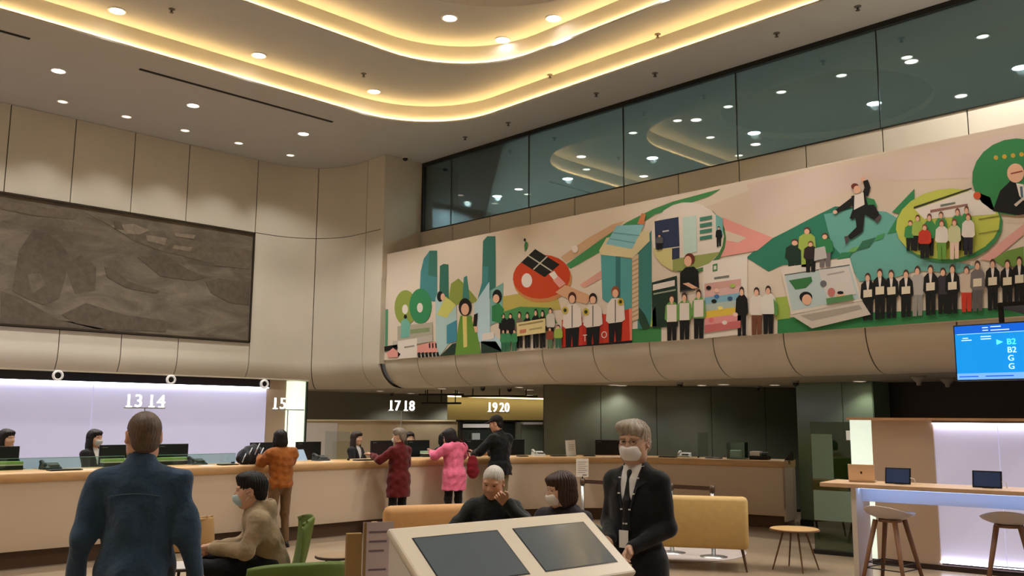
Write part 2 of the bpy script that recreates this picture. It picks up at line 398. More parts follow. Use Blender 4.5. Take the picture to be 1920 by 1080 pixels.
def sweep_closed(name, P, s0, s1, prof, m, parent=None, step=None, smooth=True):
    ss = [s0] + [p[4] for p in P if s0 + 1e-6 < p[4] < s1 - 1e-6] + [s1]; R = len(prof); v = []; f = []
    for s in ss:
        x, y, nx, ny = path_at(P, s)
        for o, z in prof: v.append((x + nx * o, y + ny * o, z))
    for i in range(len(ss) - 1):
        for j in range(R):
            a = i * R + j; b = i * R + (j + 1) % R; f.append((a, a + R, b + R, b))
    f.append(tuple(range(R))); f.append(tuple(range((len(ss) - 1) * R + R - 1, (len(ss) - 1) * R - 1, -1)))
    o = pyd(name, v, f, m, parent)
    if smooth:
        o.data.polygons.foreach_set('use_smooth', [True] * len(o.data.polygons)); o.data.set_sharp_from_angle(angle=math.radians(40))
    return o
units = ['beyond the left edge, furthest from the guard', 'beyond the left edge, next to the teller at the edge', 'below the two left tellers', 'between the man in blue and the striped bag', 'between the customers in orange and red', 'below the customers in red and pink', 'below the man in the cap', 'behind the guard', 'at the right end by the green pier']
bnd = [0, 2.9, 5.0, 8.0, 10.4, 12.3, 14.0, 15.6, 17.2, LC]
for a, b, w in zip(bnd, bnd[1:], units):
    x, y, nx, ny = path_at(PATH_C, (a + b) / 2); ct = thing('counter_unit', 'cream curved counter unit ' + w, 'counter', (x, y, 0), 0, 'teller counter units')
    L_ = b == LC
    for nm, lo_, hi_, pf, mm in (('front_panel', a + .0008, b - .0008, [(.03, .948), (.03, .30), (.05, .2), (.09, .2), (.09, .948)], m_counter), ('plinth', a, b - (.05 if L_ else 0), [(.16, .2), (.16, 0), (.22, 0), (.22, .2)], m_plinth), ('back_panel', a, b, [(.5, .948), (.5, .0), (.54, .0), (.54, .948)], m_counter)):
        kid(sweep_closed(nm, PATH_C, lo_, hi_, pf, mm), ct)
    if L_: kid(sweep_closed('end_panel', PATH_C, b - .03, b, [(.03, .948), (.03, .12), (.62, .12), (.62, .948)], m_counter), ct)
sd = thing('staff_desk', 'long low desk on the staff side of the teller counter', 'desk')
sweep_closed('desk_board', PATH_C, 0, LC - .3, [(.56, .738), (.56, .70), (1.12, .70), (1.12, .738)], m_beige, sd)
sweep_closed('support_panel', PATH_C, 0, LC - .3, [(.60, .70), (.60, 0), (.63, 0), (.63, .70)], m_beige, sd)
wt = sweep_closed('oak_worktop', PATH_C, 0, LC, [(.0, 1.035), (.0, .975), (.02, .95), (.66, .95), (.66, 1.06), (.03, 1.06), (.01, 1.052)], m_wood)
tag(wt, 'light oak top with rounded edge running the full length of the teller counter', 'counter top')
# low glass screen standing on the worktop, left part
m_clear = glass('clear_glass', (222, 238, 230), refl=0.06)
m_gedge = mat('glass_edge_green', (110, 160, 145), 0.2)
s0 = 3.2
for px0, px1, lb in ((-230, -20, 'low clear glass screen on the counter at the far left'), (-14, 232, 'low clear glass screen on the counter in front of the masked teller'), (238, 441, 'low clear glass screen on the counter ending beside the striped bag')):
    g = thing('glass_screen', lb, 'glass screen', group='low glass screens')
    a = at_counter(px0, .30); b = at_counter(px1, .30); d = Vector((b[0] - a[0], b[1] - a[1], 0)); L = d.length; an = math.atan2(d.y, d.x)
    g.location = (a[0], a[1], 1.06); g.rotation_euler = (0, 0, an)
    MB().box(0, L, -.004, .004, .008, .14).build('pane', m_clear, g); MB().box(0, L, -.004, .004, .14, .146).build('top_edge', m_gedge, g)
    for q in (.02, L - .05): MB().box(q, q + .03, -.02, .02, 0, .03).build('clip', m_dark, g)
# tall clear dividers between tellers
for px, lb in ((640, 'tall clear divider pane beside the long haired teller'), (860, 'tall clear divider pane beside the pink hooded customer'), (1315, 'clear divider pane near the end of the counter')):
    a = at_counter(px, .45); t = thing('divider_pane', lb, 'glass screen', (a[0], a[1], 1.06), a[2], 'tall glass dividers')
    MB().box(-.2, .45, -.004, .004, .0, .42, ).build('pane', glass('divider_glass', (236, 240, 236), refl=0.03, fres=False), t)
    MB().box(-.2, -.17, -.012, .012, 0, .03).build('foot', m_dark, t)
# ------------------------------------------------------------------ lit back wall behind the left tellers
LB = 14.0
bw = thing('lit_back_wall', 'glowing white partition with a black top band behind the left tellers', 'partition', (0, LB, 0))
m_lit = mat('lit_panel_white', (194, 194, 210), 0.6, emit=0.30, ecol=(206, 206, 248))
m_ledw = mat('led_cool_white', (240, 240, 255), 0.5, emit=9.0, ecol=(236, 234, 255))
xs = [-6.0, -3.8, -1.6, .6, 2.8, 5.0, 7.87]
for a, b in zip(xs, xs[1:]): MB().box(a + .004, b - .004, 0, .08, 0, 2.187).build('light_panel', m_lit, bw)
MB().box(-6.0, 7.87, -.09, .08, 2.19, 2.322).build('top_band', mat('band_black', (34, 30, 36), 0.18), bw)
MB().box(-6.0, 8.64, -.10, .10, 2.322, 2.345).build('cap_trim', m_panel, bw)
MB().box(-6.0, 7.87, -.06, -.03, 2.176, 2.19).build('led_strip', m_ledw, bw)
MB().box(7.875, 8.245, 0, .08, 0, 2.322).build('end_panel', mat('partition_taupe', (178, 160, 138), .6), bw)
lc = thing('lit_column', 'glowing white green column at the end of the white teller partition', 'column', (8.44, LB + .02, 0))
MB().prism([(.19 * math.cos(t), .12 * math.sin(t) ) for t in [2 * math.pi * k / 24 for k in range(24)]], 0, 2.31).build('glow_tube', mat('lit_column_glow', (235, 245, 225), .5, emit=.80, ecol=(226, 250, 216)), lc)
MB().box(.19, .215, -.06, .1, 0, 2.31).build('edge_strip', m_dark, lc)
for px, py, lb in ((108, 704, 'round white ring spotlight at the left of the black band'), (320, 712, 'round white ring spotlight at the middle of the black band'), (495, 720, 'round white ring spotlight at the right end of the black band')):
    p = at_y(px, py, LB - .1); t = thing('ring_spotlight', lb, 'spotlight', p, 0, 'ring spotlights on the black band')
    n = 20; v = []; f = []
    for r, q in ((.075, .01), (.075, -.03), (.05, -.035), (.045, -.01)):
        for k in range(n): a = 2 * math.pi * k / n; v.append((r * math.cos(a), q, r * math.sin(a)))
    for i in range(3):
        for k in range(n): f.append((i * n + k, (i + 1) * n + k, (i + 1) * n + (k + 1) % n, i * n + (k + 1) % n))
    pyd('ring', v, f, mat('ring_white', (220, 216, 214), .4, emit=.25), t, True)
    pyd('lens', [(.046 * math.cos(2 * math.pi * k / n), -.012, .046 * math.sin(2 * math.pi * k / n)) for k in range(n)], [tuple(range(n))], m_black, t)
# ------------------------------------------------------------------ low beige partition and back room
pt = thing('low_partition', 'low beige partition behind the middle tellers', 'partition', (0, 14.8, 0))
MB().box(8.75, 12.9, 0, .1, 0, 1.62).build('panel', m_beige, pt)
MB().box(10.02, 10.75, -.01, .0, .5, 1.585).build('pale_door', mat('pale_panel', (196, 186, 180), .6), pt).location = (-.9, 0, 0)
MB().box(8.75, 12.9, -.02, .12, 1.62, 1.645).build('cap', mat('partition_cap', (205, 190, 150), .5), pt)
# cashier booth with dark opening behind the man in the cap
cb = thing('cashier_booth', 'grey cashier booth with a dark opening behind the man in the cap', 'booth', (0, 13.6, 0))
m_bth = mat('booth_grey', (120, 120, 104), .5); m_open = mat('opening_dark', (44, 50, 46), .4)
def bx(px0, px1, y0, y1, pa, name, m, d0=0, d1=.08):
    a = at_y(px0, y1, 13.6); b = at_y(px1, y0, 13.6); return MB().box(a.x, b.x, d0, d1, max(a.z, 0) if y1 < 950 else 0, b.z).build(name, m, pa)
bx(866, 976, 791, 870, cb, 'opening', m_open, .05, .1)
bx(860, 868, 788, 1000, cb, 'jamb', m_dark); bx(968, 977, 788, 1000, cb, 'jamb', m_bth); bx(860, 1019, 788, 791, cb, 'head', m_dark)
bx(868, 918, 795, 802, cb, 'white_shelf', m_white, 0, .05); bx(885, 900, 812, 836, cb, 'inner_screen', mat('screen_pale', (170, 176, 172), .4), 0, .04)
bx(979, 1019, 795, 900, cb, 'frosted_pane', mat('frosted_green', (136, 146, 126), .4)); bx(980, 1016, 792, 796, cb, 'pane_rail', m_white, -.02, .02)
# diagonal smoked glass wall behind the right end of the counter
A = Vector((11.98, 11.35)); B = Vector((16.3, 8.23)); D = (B - A); L = D.length; D.normalize()
gw = thing('smoked_glass_wall', 'dark grey green glass wall behind the right half of the counter', 'glass wall', (A.x, A.y, 0), math.atan2(D.y, D.x))
m_smoke = mat('smoked_green_glass', (98, 102, 88), 0.10, spec=0.5)
n = 5
for k in range(n): MB().box(L * k / n + .006, L * (k + 1) / n - .006, 0, .02, 0.02, SOF - .01).build('pane', m_smoke, gw)
MB().box(0, L, .02, .05, 0, SOF - .005).build('backing', m_dark, gw); MB().box(0, L, -.02, .03, 0, .05).build('floor_rail', m_dark, gw)
# green glass clad pier
pr = thing('green_glass_pier', 'green glass clad pier at the end of the counter', 'column', (13.95, 6.62, 0))
m_green = mat('green_clad_glass', (104, 120, 92), 0.12, spec=0.5)
MB().box(0, .6, -.50, .80, 0, SOF - .002).build('cladding', m_green, pr)
MB().box(-.012, .0, -.49, -.01, .1, SOF - .02).build('pane', m_green, pr); MB().box(-.012, .0, .01, .79, .1, SOF - .02).build('pane', m_green, pr)
MB().box(-.02, .0, -.5, .8, 0, .09).build('skirting', m_dark, pr)
st = MB().box(16.4, 22.0, 19.30, 19.42, SOF - .03, SOF - .004).build('light_strip', mat('strip_warm', (255, 236, 190), .5, emit=4.0, ecol=(255, 232, 176))); tag(st, 'long warm light strip above the yellow back wall', 'light strip')
struct(MB().box(14.6, 14.7, -2, 6.15, 0, SOF).build('wall_recess', mat('recess_brown', (48, 40, 30), .6)))
# free-standing glass door leaf with frosted band
gd = thing('glass_door', 'clear green glass door leaf with a frosted band and dark floor track', 'door', (11.25, 5.5, 0), math.radians(-80))
MB().box(-.28, .28, -.006, .006, .06, 1.68).build('leaf', glass('door_glass', (150, 178, 152), refl=.10), gd)
MB().box(-.27, .27, -.012, -.007, .42, .80).build('frosted_band', mat('frosted_band', (116, 132, 116), .5), gd)
MB().box(-.27, .0, -.012, -.007, .95, 1.52).build('frosted_panel', mat('frosted_pale', (98, 116, 98), .4), gd)
MB().box(-.3, .3, -.06, .06, 0, .05).build('floor_track', m_dark, gd); MB().box(.18, .28, -.02, .0, 1.45, 1.57).build('lock_plate', m_white, gd)
# ================================================================== framed relief on the left wall
rel = thing('framed_relief', 'wide dark framed monochrome panorama of a harbour town on the left wall', 'artwork', (0, YL, 0))
x0, x1, z0, z1 = 0.6, 9.45, 3.262, 5.655
MB().box(x0, x1, .0, .03, z0, z1).build('back_board', m_black, rel)
fw = .035
for q in ((x0, x1, z1 - fw, z1), (x0, x1, z0, z0 + fw), (x0, x0 + fw, z0, z1), (x1 - fw, x1, z0, z1)):
    MB().box(q[0], q[1], -.05, .0, q[2], q[3]).build('frame_bar', mat('frame_bronze', (52, 42, 30), .45, metal=.2), rel)
m_rel = bpy.data.materials.new('relief_print'); m_rel.use_nodes = True; nt = m_rel.node_tree; b = nt.nodes['Principled BSDF']
tc = nt.nodes.new('ShaderNodeTexCoord'); mp = nt.nodes.new('ShaderNodeMapping'); mp.inputs['Scale'].default_value = (.55, 1, 1.3); mp.inputs['Rotation'].default_value = (0, .22, 0)
n1 = nt.nodes.new('ShaderNodeTexNoise'); n1.inputs['Scale'].default_value = 2.2; n1.inputs['Detail'].default_value = 12; n1.inputs['Distortion'].default_value = .7; n1.inputs['Roughness'].default_value = .66
rp = nt.nodes.new('ShaderNodeValToRGB'); rp.color_ramp.elements[0].position = .36; rp.color_ramp.elements[1].position = .68
rp.color_ramp.elements[0].color = rgb(80, 70, 58); rp.color_ramp.elements[1].color = rgb(118, 105, 88)
bp = nt.nodes.new('ShaderNodeBump'); bp.inputs['Strength'].default_value = .35; bp.inputs['Distance'].default_value = .03
nt.links.new(tc.outputs['Object'], mp.inputs[0]); nt.links.new(mp.outputs[0], n1.inputs['Vector']); nt.links.new(n1.outputs['Fac'], rp.inputs[0])
nt.links.new(rp.outputs[0], b.inputs['Base Color']); nt.links.new(n1.outputs['Fac'], bp.inputs['Height']); nt.links.new(bp.outputs[0], b.inputs['Normal']); b.inputs['Roughness'].default_value = .6
MB().box(x0 + fw, x1 - fw, -.02, 0, z0 + fw, z1 - fw).build('print', m_rel, rel)
def relief_shape(name, pts, col, d):
    """flat cut-out piece of the panorama given by pixels of the photograph"""
    P = [at_y(px, py, YL) for px, py in pts]; n = len(P)
    v = [(p.x, -.02 - d, p.z) for p in P] + [(p.x, -.019, p.z) for p in P]
    pyd(name, v, [tuple(range(n))] + [(i, n + i, n + (i + 1) % n, (i + 1) % n) for i in range(n)], mat('relief_%d_%d_%d' % col, col, .6, var=.18, vscale=9, bump=.3, bscale=20), rel)
dk, md, lt = (84, 73, 60), (98, 86, 71), (128, 115, 97)
relief_shape('tree', [(22, 545), (35, 470), (62, 430), (90, 440), (112, 455), (130, 480), (122, 520), (110, 560), (80, 572), (50, 560)], dk, .004)
relief_shape('tree', [(120, 500), (150, 478), (180, 500), (178, 545), (140, 552)], dk, .003)
relief_shape('tree_highlight', [(50, 515), (75, 512), (85, 535), (60, 550)], md, .006)
relief_shape('shore', [(0, 545), (40, 560), (110, 600), (200, 622), (310, 632), (310, 630), (240, 620), (100, 613), (0, 606)], dk, .003)
relief_shape('shore', [(115, 590), (160, 568), (230, 590), (300, 600), (318, 604), (310, 622), (200, 618), (140, 606)], dk, .005)
relief_shape('roof', [(205, 423), (250, 420), (280, 432), (262, 440), (230, 438)], lt, .005)
relief_shape('roof', [(272, 440), (312, 447), (308, 460), (275, 452)], lt, .006)
relief_shape('roof', [(325, 437), (366, 441), (362, 448), (328, 444)], lt, .006)
relief_shape('roof', [(325, 460), (360, 464), (356, 472), (322, 466)], lt, .005)
relief_shape('quay', [(160, 400), (210, 425), (250, 452), (300, 470), (380, 490), (440, 500), (440, 470), (360, 455), (260, 440), (200, 410)], md, .003)
relief_shape('boats', [(256, 482), (310, 478), (350, 505), (388, 520), (360, 527), (300, 518)], dk, .004)
relief_shape('boat', [(195, 500), (215, 505), (240, 528), (300, 546), (290, 550), (235, 540), (200, 520)], dk, .005)
relief_shape('boat', [(385, 528), (410, 522), (468, 530), (466, 572), (430, 568), (395, 550)], dk, .005)
relief_shape('town', [(395, 462), (470, 470), (469, 505), (400, 498)], md, .004)
relief_shape('town', [(0, 378), (60, 385), (150, 400), (140, 412), (60, 404), (0, 392)], md, .004)
relief_shape('town', [(212, 415), (225, 415), (232, 432), (214, 430)], dk, .006)
# ================================================================== queue number screen, hung at the right
tv = thing('queue_screen', 'large blue queue number screen hanging at the right edge', 'screen', (9.0, 0, 0))
m_scr = mat('screen_blue', (20, 140, 225), .3, emit=.75, ecol=(12, 142, 228)); m_scr2 = mat('screen_blue_dark', (20, 100, 210), .3, emit=.75, ecol=(10, 92, 210))
m_scr3 = mat('screen_blue_pale', (120, 180, 255), .3, emit=.8, ecol=(110, 170, 255)); m_txt = mat('screen_text', (210, 235, 255), .3, emit=.9, ecol=(200, 232, 255)); m_txtg = mat('screen_text_green', (120, 255, 230), .3, emit=.9, ecol=(90, 250, 225))
TY0, TY1, TZ0, TZ1 = 3.14, 1.9, 2.075, 2.605
MB().box(0, .07, TY1, TY0, TZ0, TZ1, .006).build('casing', m_black, tv)
def tvq(y0, y1, z0, z1, m, name, d=.003): MB().box(-d, 0, TY0 - y1, TY0 - y0, z0, z1).build(name, m, tv)
tvq(.012, 1.23, TZ0 + .012, TZ1 - .012, m_scr, 'display', .002)
tvq(.012, 1.23, TZ1 - .085, TZ1 - .012, m_scr2, 'header', .003); tvq(.012, 1.23, TZ0 + .012, TZ0 + .07, m_scr3, 'footer', .003)
tvq(.03, 1.2, TZ1 - .092, TZ1 - .089, m_txt, 'rule', .004)
for y, w, z in ((.26, .05, .035), (.33, .09, .03), (.26, .05, .06), (.33, .16, .062), (.08, .05, .125), (.24, .09, .118), (.07, .09, .145), (.24, .09, .14)):
    tvq(y, y + w, TZ1 - z - .008, TZ1 - z, m_txt, 'text_line', .004)
tvq(.03, .2, TZ0 + .035, TZ0 + .045, m_scr2, 'text_line', .004); tvq(.26, .5, TZ0 + .035, TZ0 + .045, m_scr2, 'text_line', .004)
v = [(-.005, TY0 - .375, 2.40), (-.005, TY0 - .375, 2.45), (-.005, TY0 - .43, 2.425)]; pyd('arrow', v, [(0, 1, 2)], m_txtg, tv)
def text_mesh(txt, size, m, parent, loc, rot, ext=.003, name='lettering', align='CENTER'):
    c = bpy.data.curves.new('t', 'FONT'); c.body = txt; c.size = size; c.extrude = ext; c.align_x = align; c.resolution_u = 3
    o = bpy.data.objects.new('t', c); COL.objects.link(o); bpy.context.view_layer.update()
    me = bpy.data.meshes.new_from_object(o.evaluated_get(bpy.context.evaluated_depsgraph_get())); bpy.data.objects.remove(o); bpy.data.curves.remove(c)
    me.name = name; return link(name, me, m, parent, loc, rot)
RX = (math.pi / 2, 0, -math.pi / 2)                 # upright, read from the room side of a wall that faces -X
for j, tx in enumerate(('B2', 'B2', 'G', 'G')):
    text_mesh(tx, .075, m_txtg if j < 1 else m_txt, tv, (-.006, TY0 - .46, 2.40 - .075 * j), RX, align='LEFT')
MB().box(.02, .05, 2.3, 2.34, TZ1, 2.75).build('hanger', m_dark, tv); MB().box(.02, .05, 2.7, 2.74, TZ1, 2.75).build('hanger', m_dark, tv)
MB().box(.0, MX - 9.0, 2.3, 2.74, 2.75, 2.79).build('bracket_arm', m_dark, tv); MB().box(MX - 9.05, MX - 9.0, 2.25, 2.8, 2.7, 2.86).build('bracket_plate', m_dark, tv)
# ================================================================== number signs above the tellers
m_num = mat('number_glow', (255, 250, 240), .4, emit=1.4, ecol=(255, 248, 238))
for a, b, xc in (('13', '14', 4.92), ('15', '16', 7.05), ('17', '18', 9.16), ('19', '20', 11.22)):
    yb = 11.9 if xc < 11 else 11.75
    t = thing('number_sign', 'glowing teller number sign reading %s and %s ' % (a, b) + {'13': 'above the head of the man in blue', '15': 'in front of the lit column', '17': 'above the customer in red', '19': 'above the man in the cap'}[a], 'sign', (xc, yb, .74), 0, 'teller number signs')
    MB().tube([(0, 0, 0), (0, 0, 1.06)], .008, 8).build('pole', m_chrome, t); MB().lathe([(.05, 0), (.05, .012), (.01, .02)], n=16).build('base', m_chrome, t)
    MB().box(-.27, .27, -.012, .012, 1.05, 1.064).build('bar', m_chrome, t)
    for j, ch in enumerate(a + b):
        xx = (-.215, -.085, .085, .215)[j]
        text_mesh(ch, .235, m_num, t, (xx, 0, 1.07), (math.pi / 2, 0, 0), .012, 'digit')
        if ch in '14': MB().box(xx - .032, xx + .04, -.012, .012, 1.066, 1.082).build('digit_foot', m_num, t)
# ================================================================== PEOPLE: smooth solids from distance fields, one surface each
def V3(*a): return np.array(a, float)
def rotm(rx=0, ry=0, rz=0):
    cx, sx_ = math.cos(rx), math.sin(rx); cy, sy = math.cos(ry), math.sin(ry); cz, sz = math.cos(rz), math.sin(rz)
    X = np.array([[1, 0, 0], [0, cx, -sx_], [0, sx_, cx]]); Y = np.array([[cy, 0, sy], [0, 1, 0], [-sy, 0, cy]]); Z = np.array([[cz, -sz, 0], [sz, cz, 0], [0, 0, 1]])
    return Z @ Y @ X
def align_z(d):
    d = np.array(d, float); d /= np.linalg.norm(d); x = np.cross(V3(0, 1, 0), d); x /= np.linalg.norm(x); return np.stack([x, np.cross(d, x), d], 1)
def cone(a, b, ra, rb=None, k=.03, op='+'): return dict(t='c', a=V3(*a), b=V3(*b), ra=ra, rb=ra if rb is None else rb, k=k, op=op)
def ell(c, r, k=.03, op='+', R=None): return dict(t='e', c=V3(*c), r=V3(*r), k=k, op=op, R=R)
def rbox(c, h, rd, k=.02, op='+', R=None): return dict(t='b', c=V3(*c), h=V3(*h), rd=rd, k=k, op=op, R=R)
def cut(p, n, k=.01): return dict(t='p', p=V3(*p), n=V3(*n), k=k, op='^')     # keep the side n points away from
def _ext(q):
    if q['t'] == 'c': r = max(q['ra'], q['rb']); return np.minimum(q['a'], q['b']) - r, np.maximum(q['a'], q['b']) + r
    if q['t'] == 'e':
        m = q['r'].max() if q['R'] is not None else q['r']; return q['c'] - m, q['c'] + m
    m = (np.linalg.norm(q['h']) if q['R'] is not None else q['h']) + q['rd']; return q['c'] - m, q['c'] + m
def _dist(q, P):
    if q['t'] == 'c':
        ab = q['b'] - q['a']; L2 = ab @ ab + 1e-12; t = np.clip(((P - q['a']) @ ab) / L2, 0, 1)
        return np.linalg.norm(P - q['a'] - t[..., None] * ab, axis=-1) - (q['ra'] + (q['rb'] - q['ra']) * t)
    if q['t'] == 'e':
        d = P - q['c']
        if q['R'] is not None: d = d @ q['R']
        a = np.linalg.norm(d / q['r'], axis=-1); b = np.linalg.norm(d / q['r'] ** 2, axis=-1); return a * (a - 1) / np.maximum(b, 1e-9)
    if q['t'] == 'b':
        d = P - q['c']
        if q['R'] is not None: d = d @ q['R']
        d = np.abs(d) - q['h']; return np.linalg.norm(np.maximum(d, 0), axis=-1) + np.minimum(d.max(-1), 0) - q['rd']
    return (P - q['p']) @ q['n']
def sdf_mesh(prims, res, noise=None):
    adds = [_ext(q) for q in prims if q['op'] == '+']; mg = 3 * res + .015
    lo = np.min([a for a, b in adds], 0) - mg; hi = np.max([b for a, b in adds], 0) + mg
    n = np.ceil((hi - lo) / res).astype(int) + 1; F = np.full(n, .25, np.float32)
    ax = [lo[i] + res * np.arange(n[i]) for i in range(3)]
    for q in prims:
        if q['t'] == 'p': i0, i1 = np.zeros(3, int), n
        else:
            a, b = _ext(q); m = q['k'] + 2 * res + .02
            i0 = np.clip(np.floor((a - m - lo) / res).astype(int), 0, n); i1 = np.clip(np.ceil((b + m - lo) / res).astype(int) + 1, 0, n)
        if np.any(i1 <= i0): continue
        sl = tuple(slice(i0[i], i1[i]) for i in range(3)); P = np.stack(np.meshgrid(*[ax[i][sl[i]] for i in range(3)], indexing='ij'), -1)
        d = _dist(q, P); f = F[sl]; k = max(q['k'], 1e-5)
        if q['op'] == '+':
            h = np.clip(.5 + .5 * (f - d) / k, 0, 1); F[sl] = f + (d - f) * h - k * h * (1 - h)
        else:
            if q['op'] == '-': d = -d
            h = np.clip(.5 - .5 * (f - d) / k, 0, 1); F[sl] = f + (d - f) * h + k * h * (1 - h)
    if noise is not None:
        P = np.stack(np.meshgrid(*ax, indexing='ij'), -1); F = F + noise(P).astype(np.float32)
    return nets(F, lo, res)
def nets(F, lo, h):
    S = F < 0; c = [S[i:S.shape[0] - 1 + i, j:S.shape[1] - 1 + j, k:S.shape[2] - 1 + k] for i in (0, 1) for j in (0, 1) for k in (0, 1)]
    cnt = sum(x.astype(np.int8) for x in c); act = (cnt > 0) & (cnt < 8); idx = np.argwhere(act); ID = np.full(act.shape, -1, np.int64); ID[act] = np.arange(len(idx))
    acc = np.zeros((len(idx), 3)); w = np.zeros(len(idx)); cor = [(i, j, k) for i in (0, 1) for j in (0, 1) for k in (0, 1)]
    vals = {q: F[idx[:, 0] + q[0], idx[:, 1] + q[1], idx[:, 2] + q[2]] for q in cor}
    for a in cor:
        for d in range(3):
            if a[d] == 0:
                b = list(a); b[d] = 1; b = tuple(b); fa, fb = vals[a], vals[b]; m = (fa < 0) != (fb < 0); t = np.where(m, fa / np.where(m, fa - fb, 1), 0)
                p = np.zeros((len(idx), 3)); p += a; p[:, d] = t; acc += p * m[:, None]; w += m
    v = lo + (idx + acc / w[:, None]) * h; faces = []
    for d in range(3):
        e1, e2 = [(1, 2), (2, 0), (0, 1)][d]; sa = [slice(None)] * 3; sb = [slice(None)] * 3; sa[d] = slice(0, -1); sb[d] = slice(1, None)
        A, B = S[tuple(sa)], S[tuple(sb)]; ch = np.argwhere(A != B); ok = (ch[:, e1] > 0) & (ch[:, e2] > 0) & (ch[:, e1] < S.shape[e1] - 1) & (ch[:, e2] < S.shape[e2] - 1); ch = ch[ok]
        u1 = np.zeros(3, int); u1[e1] = 1; u2 = np.zeros(3, int); u2[e2] = 1
        q = np.stack([ID[tuple((ch - u1 - u2).T)], ID[tuple((ch - u2).T)], ID[tuple(ch.T)], ID[tuple((ch - u1).T)]], 1)
        fl = A[tuple(ch.T)]; q[~fl] = q[~fl][:, ::-1]; faces.append(q[(q >= 0).all(1)])
    return v, np.concatenate(faces)
def mesh_np(name, v, f, m, parent, smooth=True):
    me = bpy.data.meshes.new(name); me.vertices.add(len(v)); me.vertices.foreach_set('co', np.asarray(v, np.float32).ravel())
    n = len(f); me.loops.add(n * 4); me.loops.foreach_set('vertex_index', np.asarray(f, np.int32).ravel()); me.polygons.add(n)
    me.polygons.foreach_set('loop_start', np.arange(0, n * 4, 4, dtype=np.int32)); me.polygons.foreach_set('loop_total', np.full(n, 4, np.int32))
    me.polygons.foreach_set('use_smooth', np.ones(n, bool)); me.update(calc_edges=True); me.validate()
    return link(name, me, m, parent)
def join(parts):
    vs, fs, o = [], [], 0
    for v, f in parts: vs.append(v); fs.append(f + o); o += len(v)
    return np.concatenate(vs), np.concatenate(fs)
def wrinkle(amp, wl=.09, seed=0):
    r = np.random.RandomState(seed); ks = [(r.randn(3), r.rand() * 6.28) for _ in range(5)]
    def fn(P):
        o = 0
        for d, ph in ks:
            d = d / np.linalg.norm(d); wv = .5 * np.sin(P @ (d[[1, 2, 0]] * 11) + ph); o = o + np.sin((P @ d) * 6.283 / wl + ph + 2.2 * wv)
        return amp * o / 3
    return fn
def strands(amp, fr=260):
    def fn(P):
        a = np.arctan2(P[..., 0], P[..., 1] + .03); return amp * (np.sin(a * fr / 9 + 3 * np.sin(P[..., 2] * 25)) + .6 * np.sin(a * fr / 4.1 + P[..., 2] * 40))
    return fn
# ---------- head template (face looks along +y, origin at mid head, height .235)
def head_prims(sx=1.0):
    h = [ell((0, -.012, .035), (.077, .096, .087)), ell((0, .018, -.03), (.063, .076, .088), .04), ell((0, .064, -.094), (.026, .02, .02), .035)]
    for s in (-1, 1):
        h += [ell((s * .040, .050, -.028), (.028, .03, .032), .03), ell((s * .030, .077, .030), (.027, .014, .010), .015),
              ell((s * .050, .012, -.072), (.022, .04, .03), .03)]
    h += [cone((0, .084, .016), (0, .106, -.021), .008, .0125, .018)]
    for s in (-1, 1): h += [ell((s * .012, .096, -.026), (.009, .011, .008), .008)]
    for s in (-1, 1): h += [ell((s * .031, .096, .011), (.019, .014, .012), .012, '-')]
    for s in (-1, 1): h += [ell((s * .031, .074, .011), (.015, .013, .012), .004)]
    h += [ell((0, .086, -.056), (.024, .010, .006), .006), ell((0, .084, -.067), (.021, .011, .007), .006), ell((0, .098, -.0615), (.02, .006, .0016), .004, '-')]
    for s in (-1, 1):
        h += [ell((s * .080, -.008, -.002), (.010, .021, .033), .008, R=rotm(0, 0, s * -.35)), ell((s * .086, .0, .0), (.006, .011, .018), .006, '-')]
    return h
HEAD_FINE = {}
def head_mesh(res):
    if res not in HEAD_FINE: HEAD_FINE[res] = sdf_mesh(head_prims() + [cone((0, -.012, -.05), (0, -.02, -.16), .054, .056, .03)], res)
    return HEAD_FINE[res]
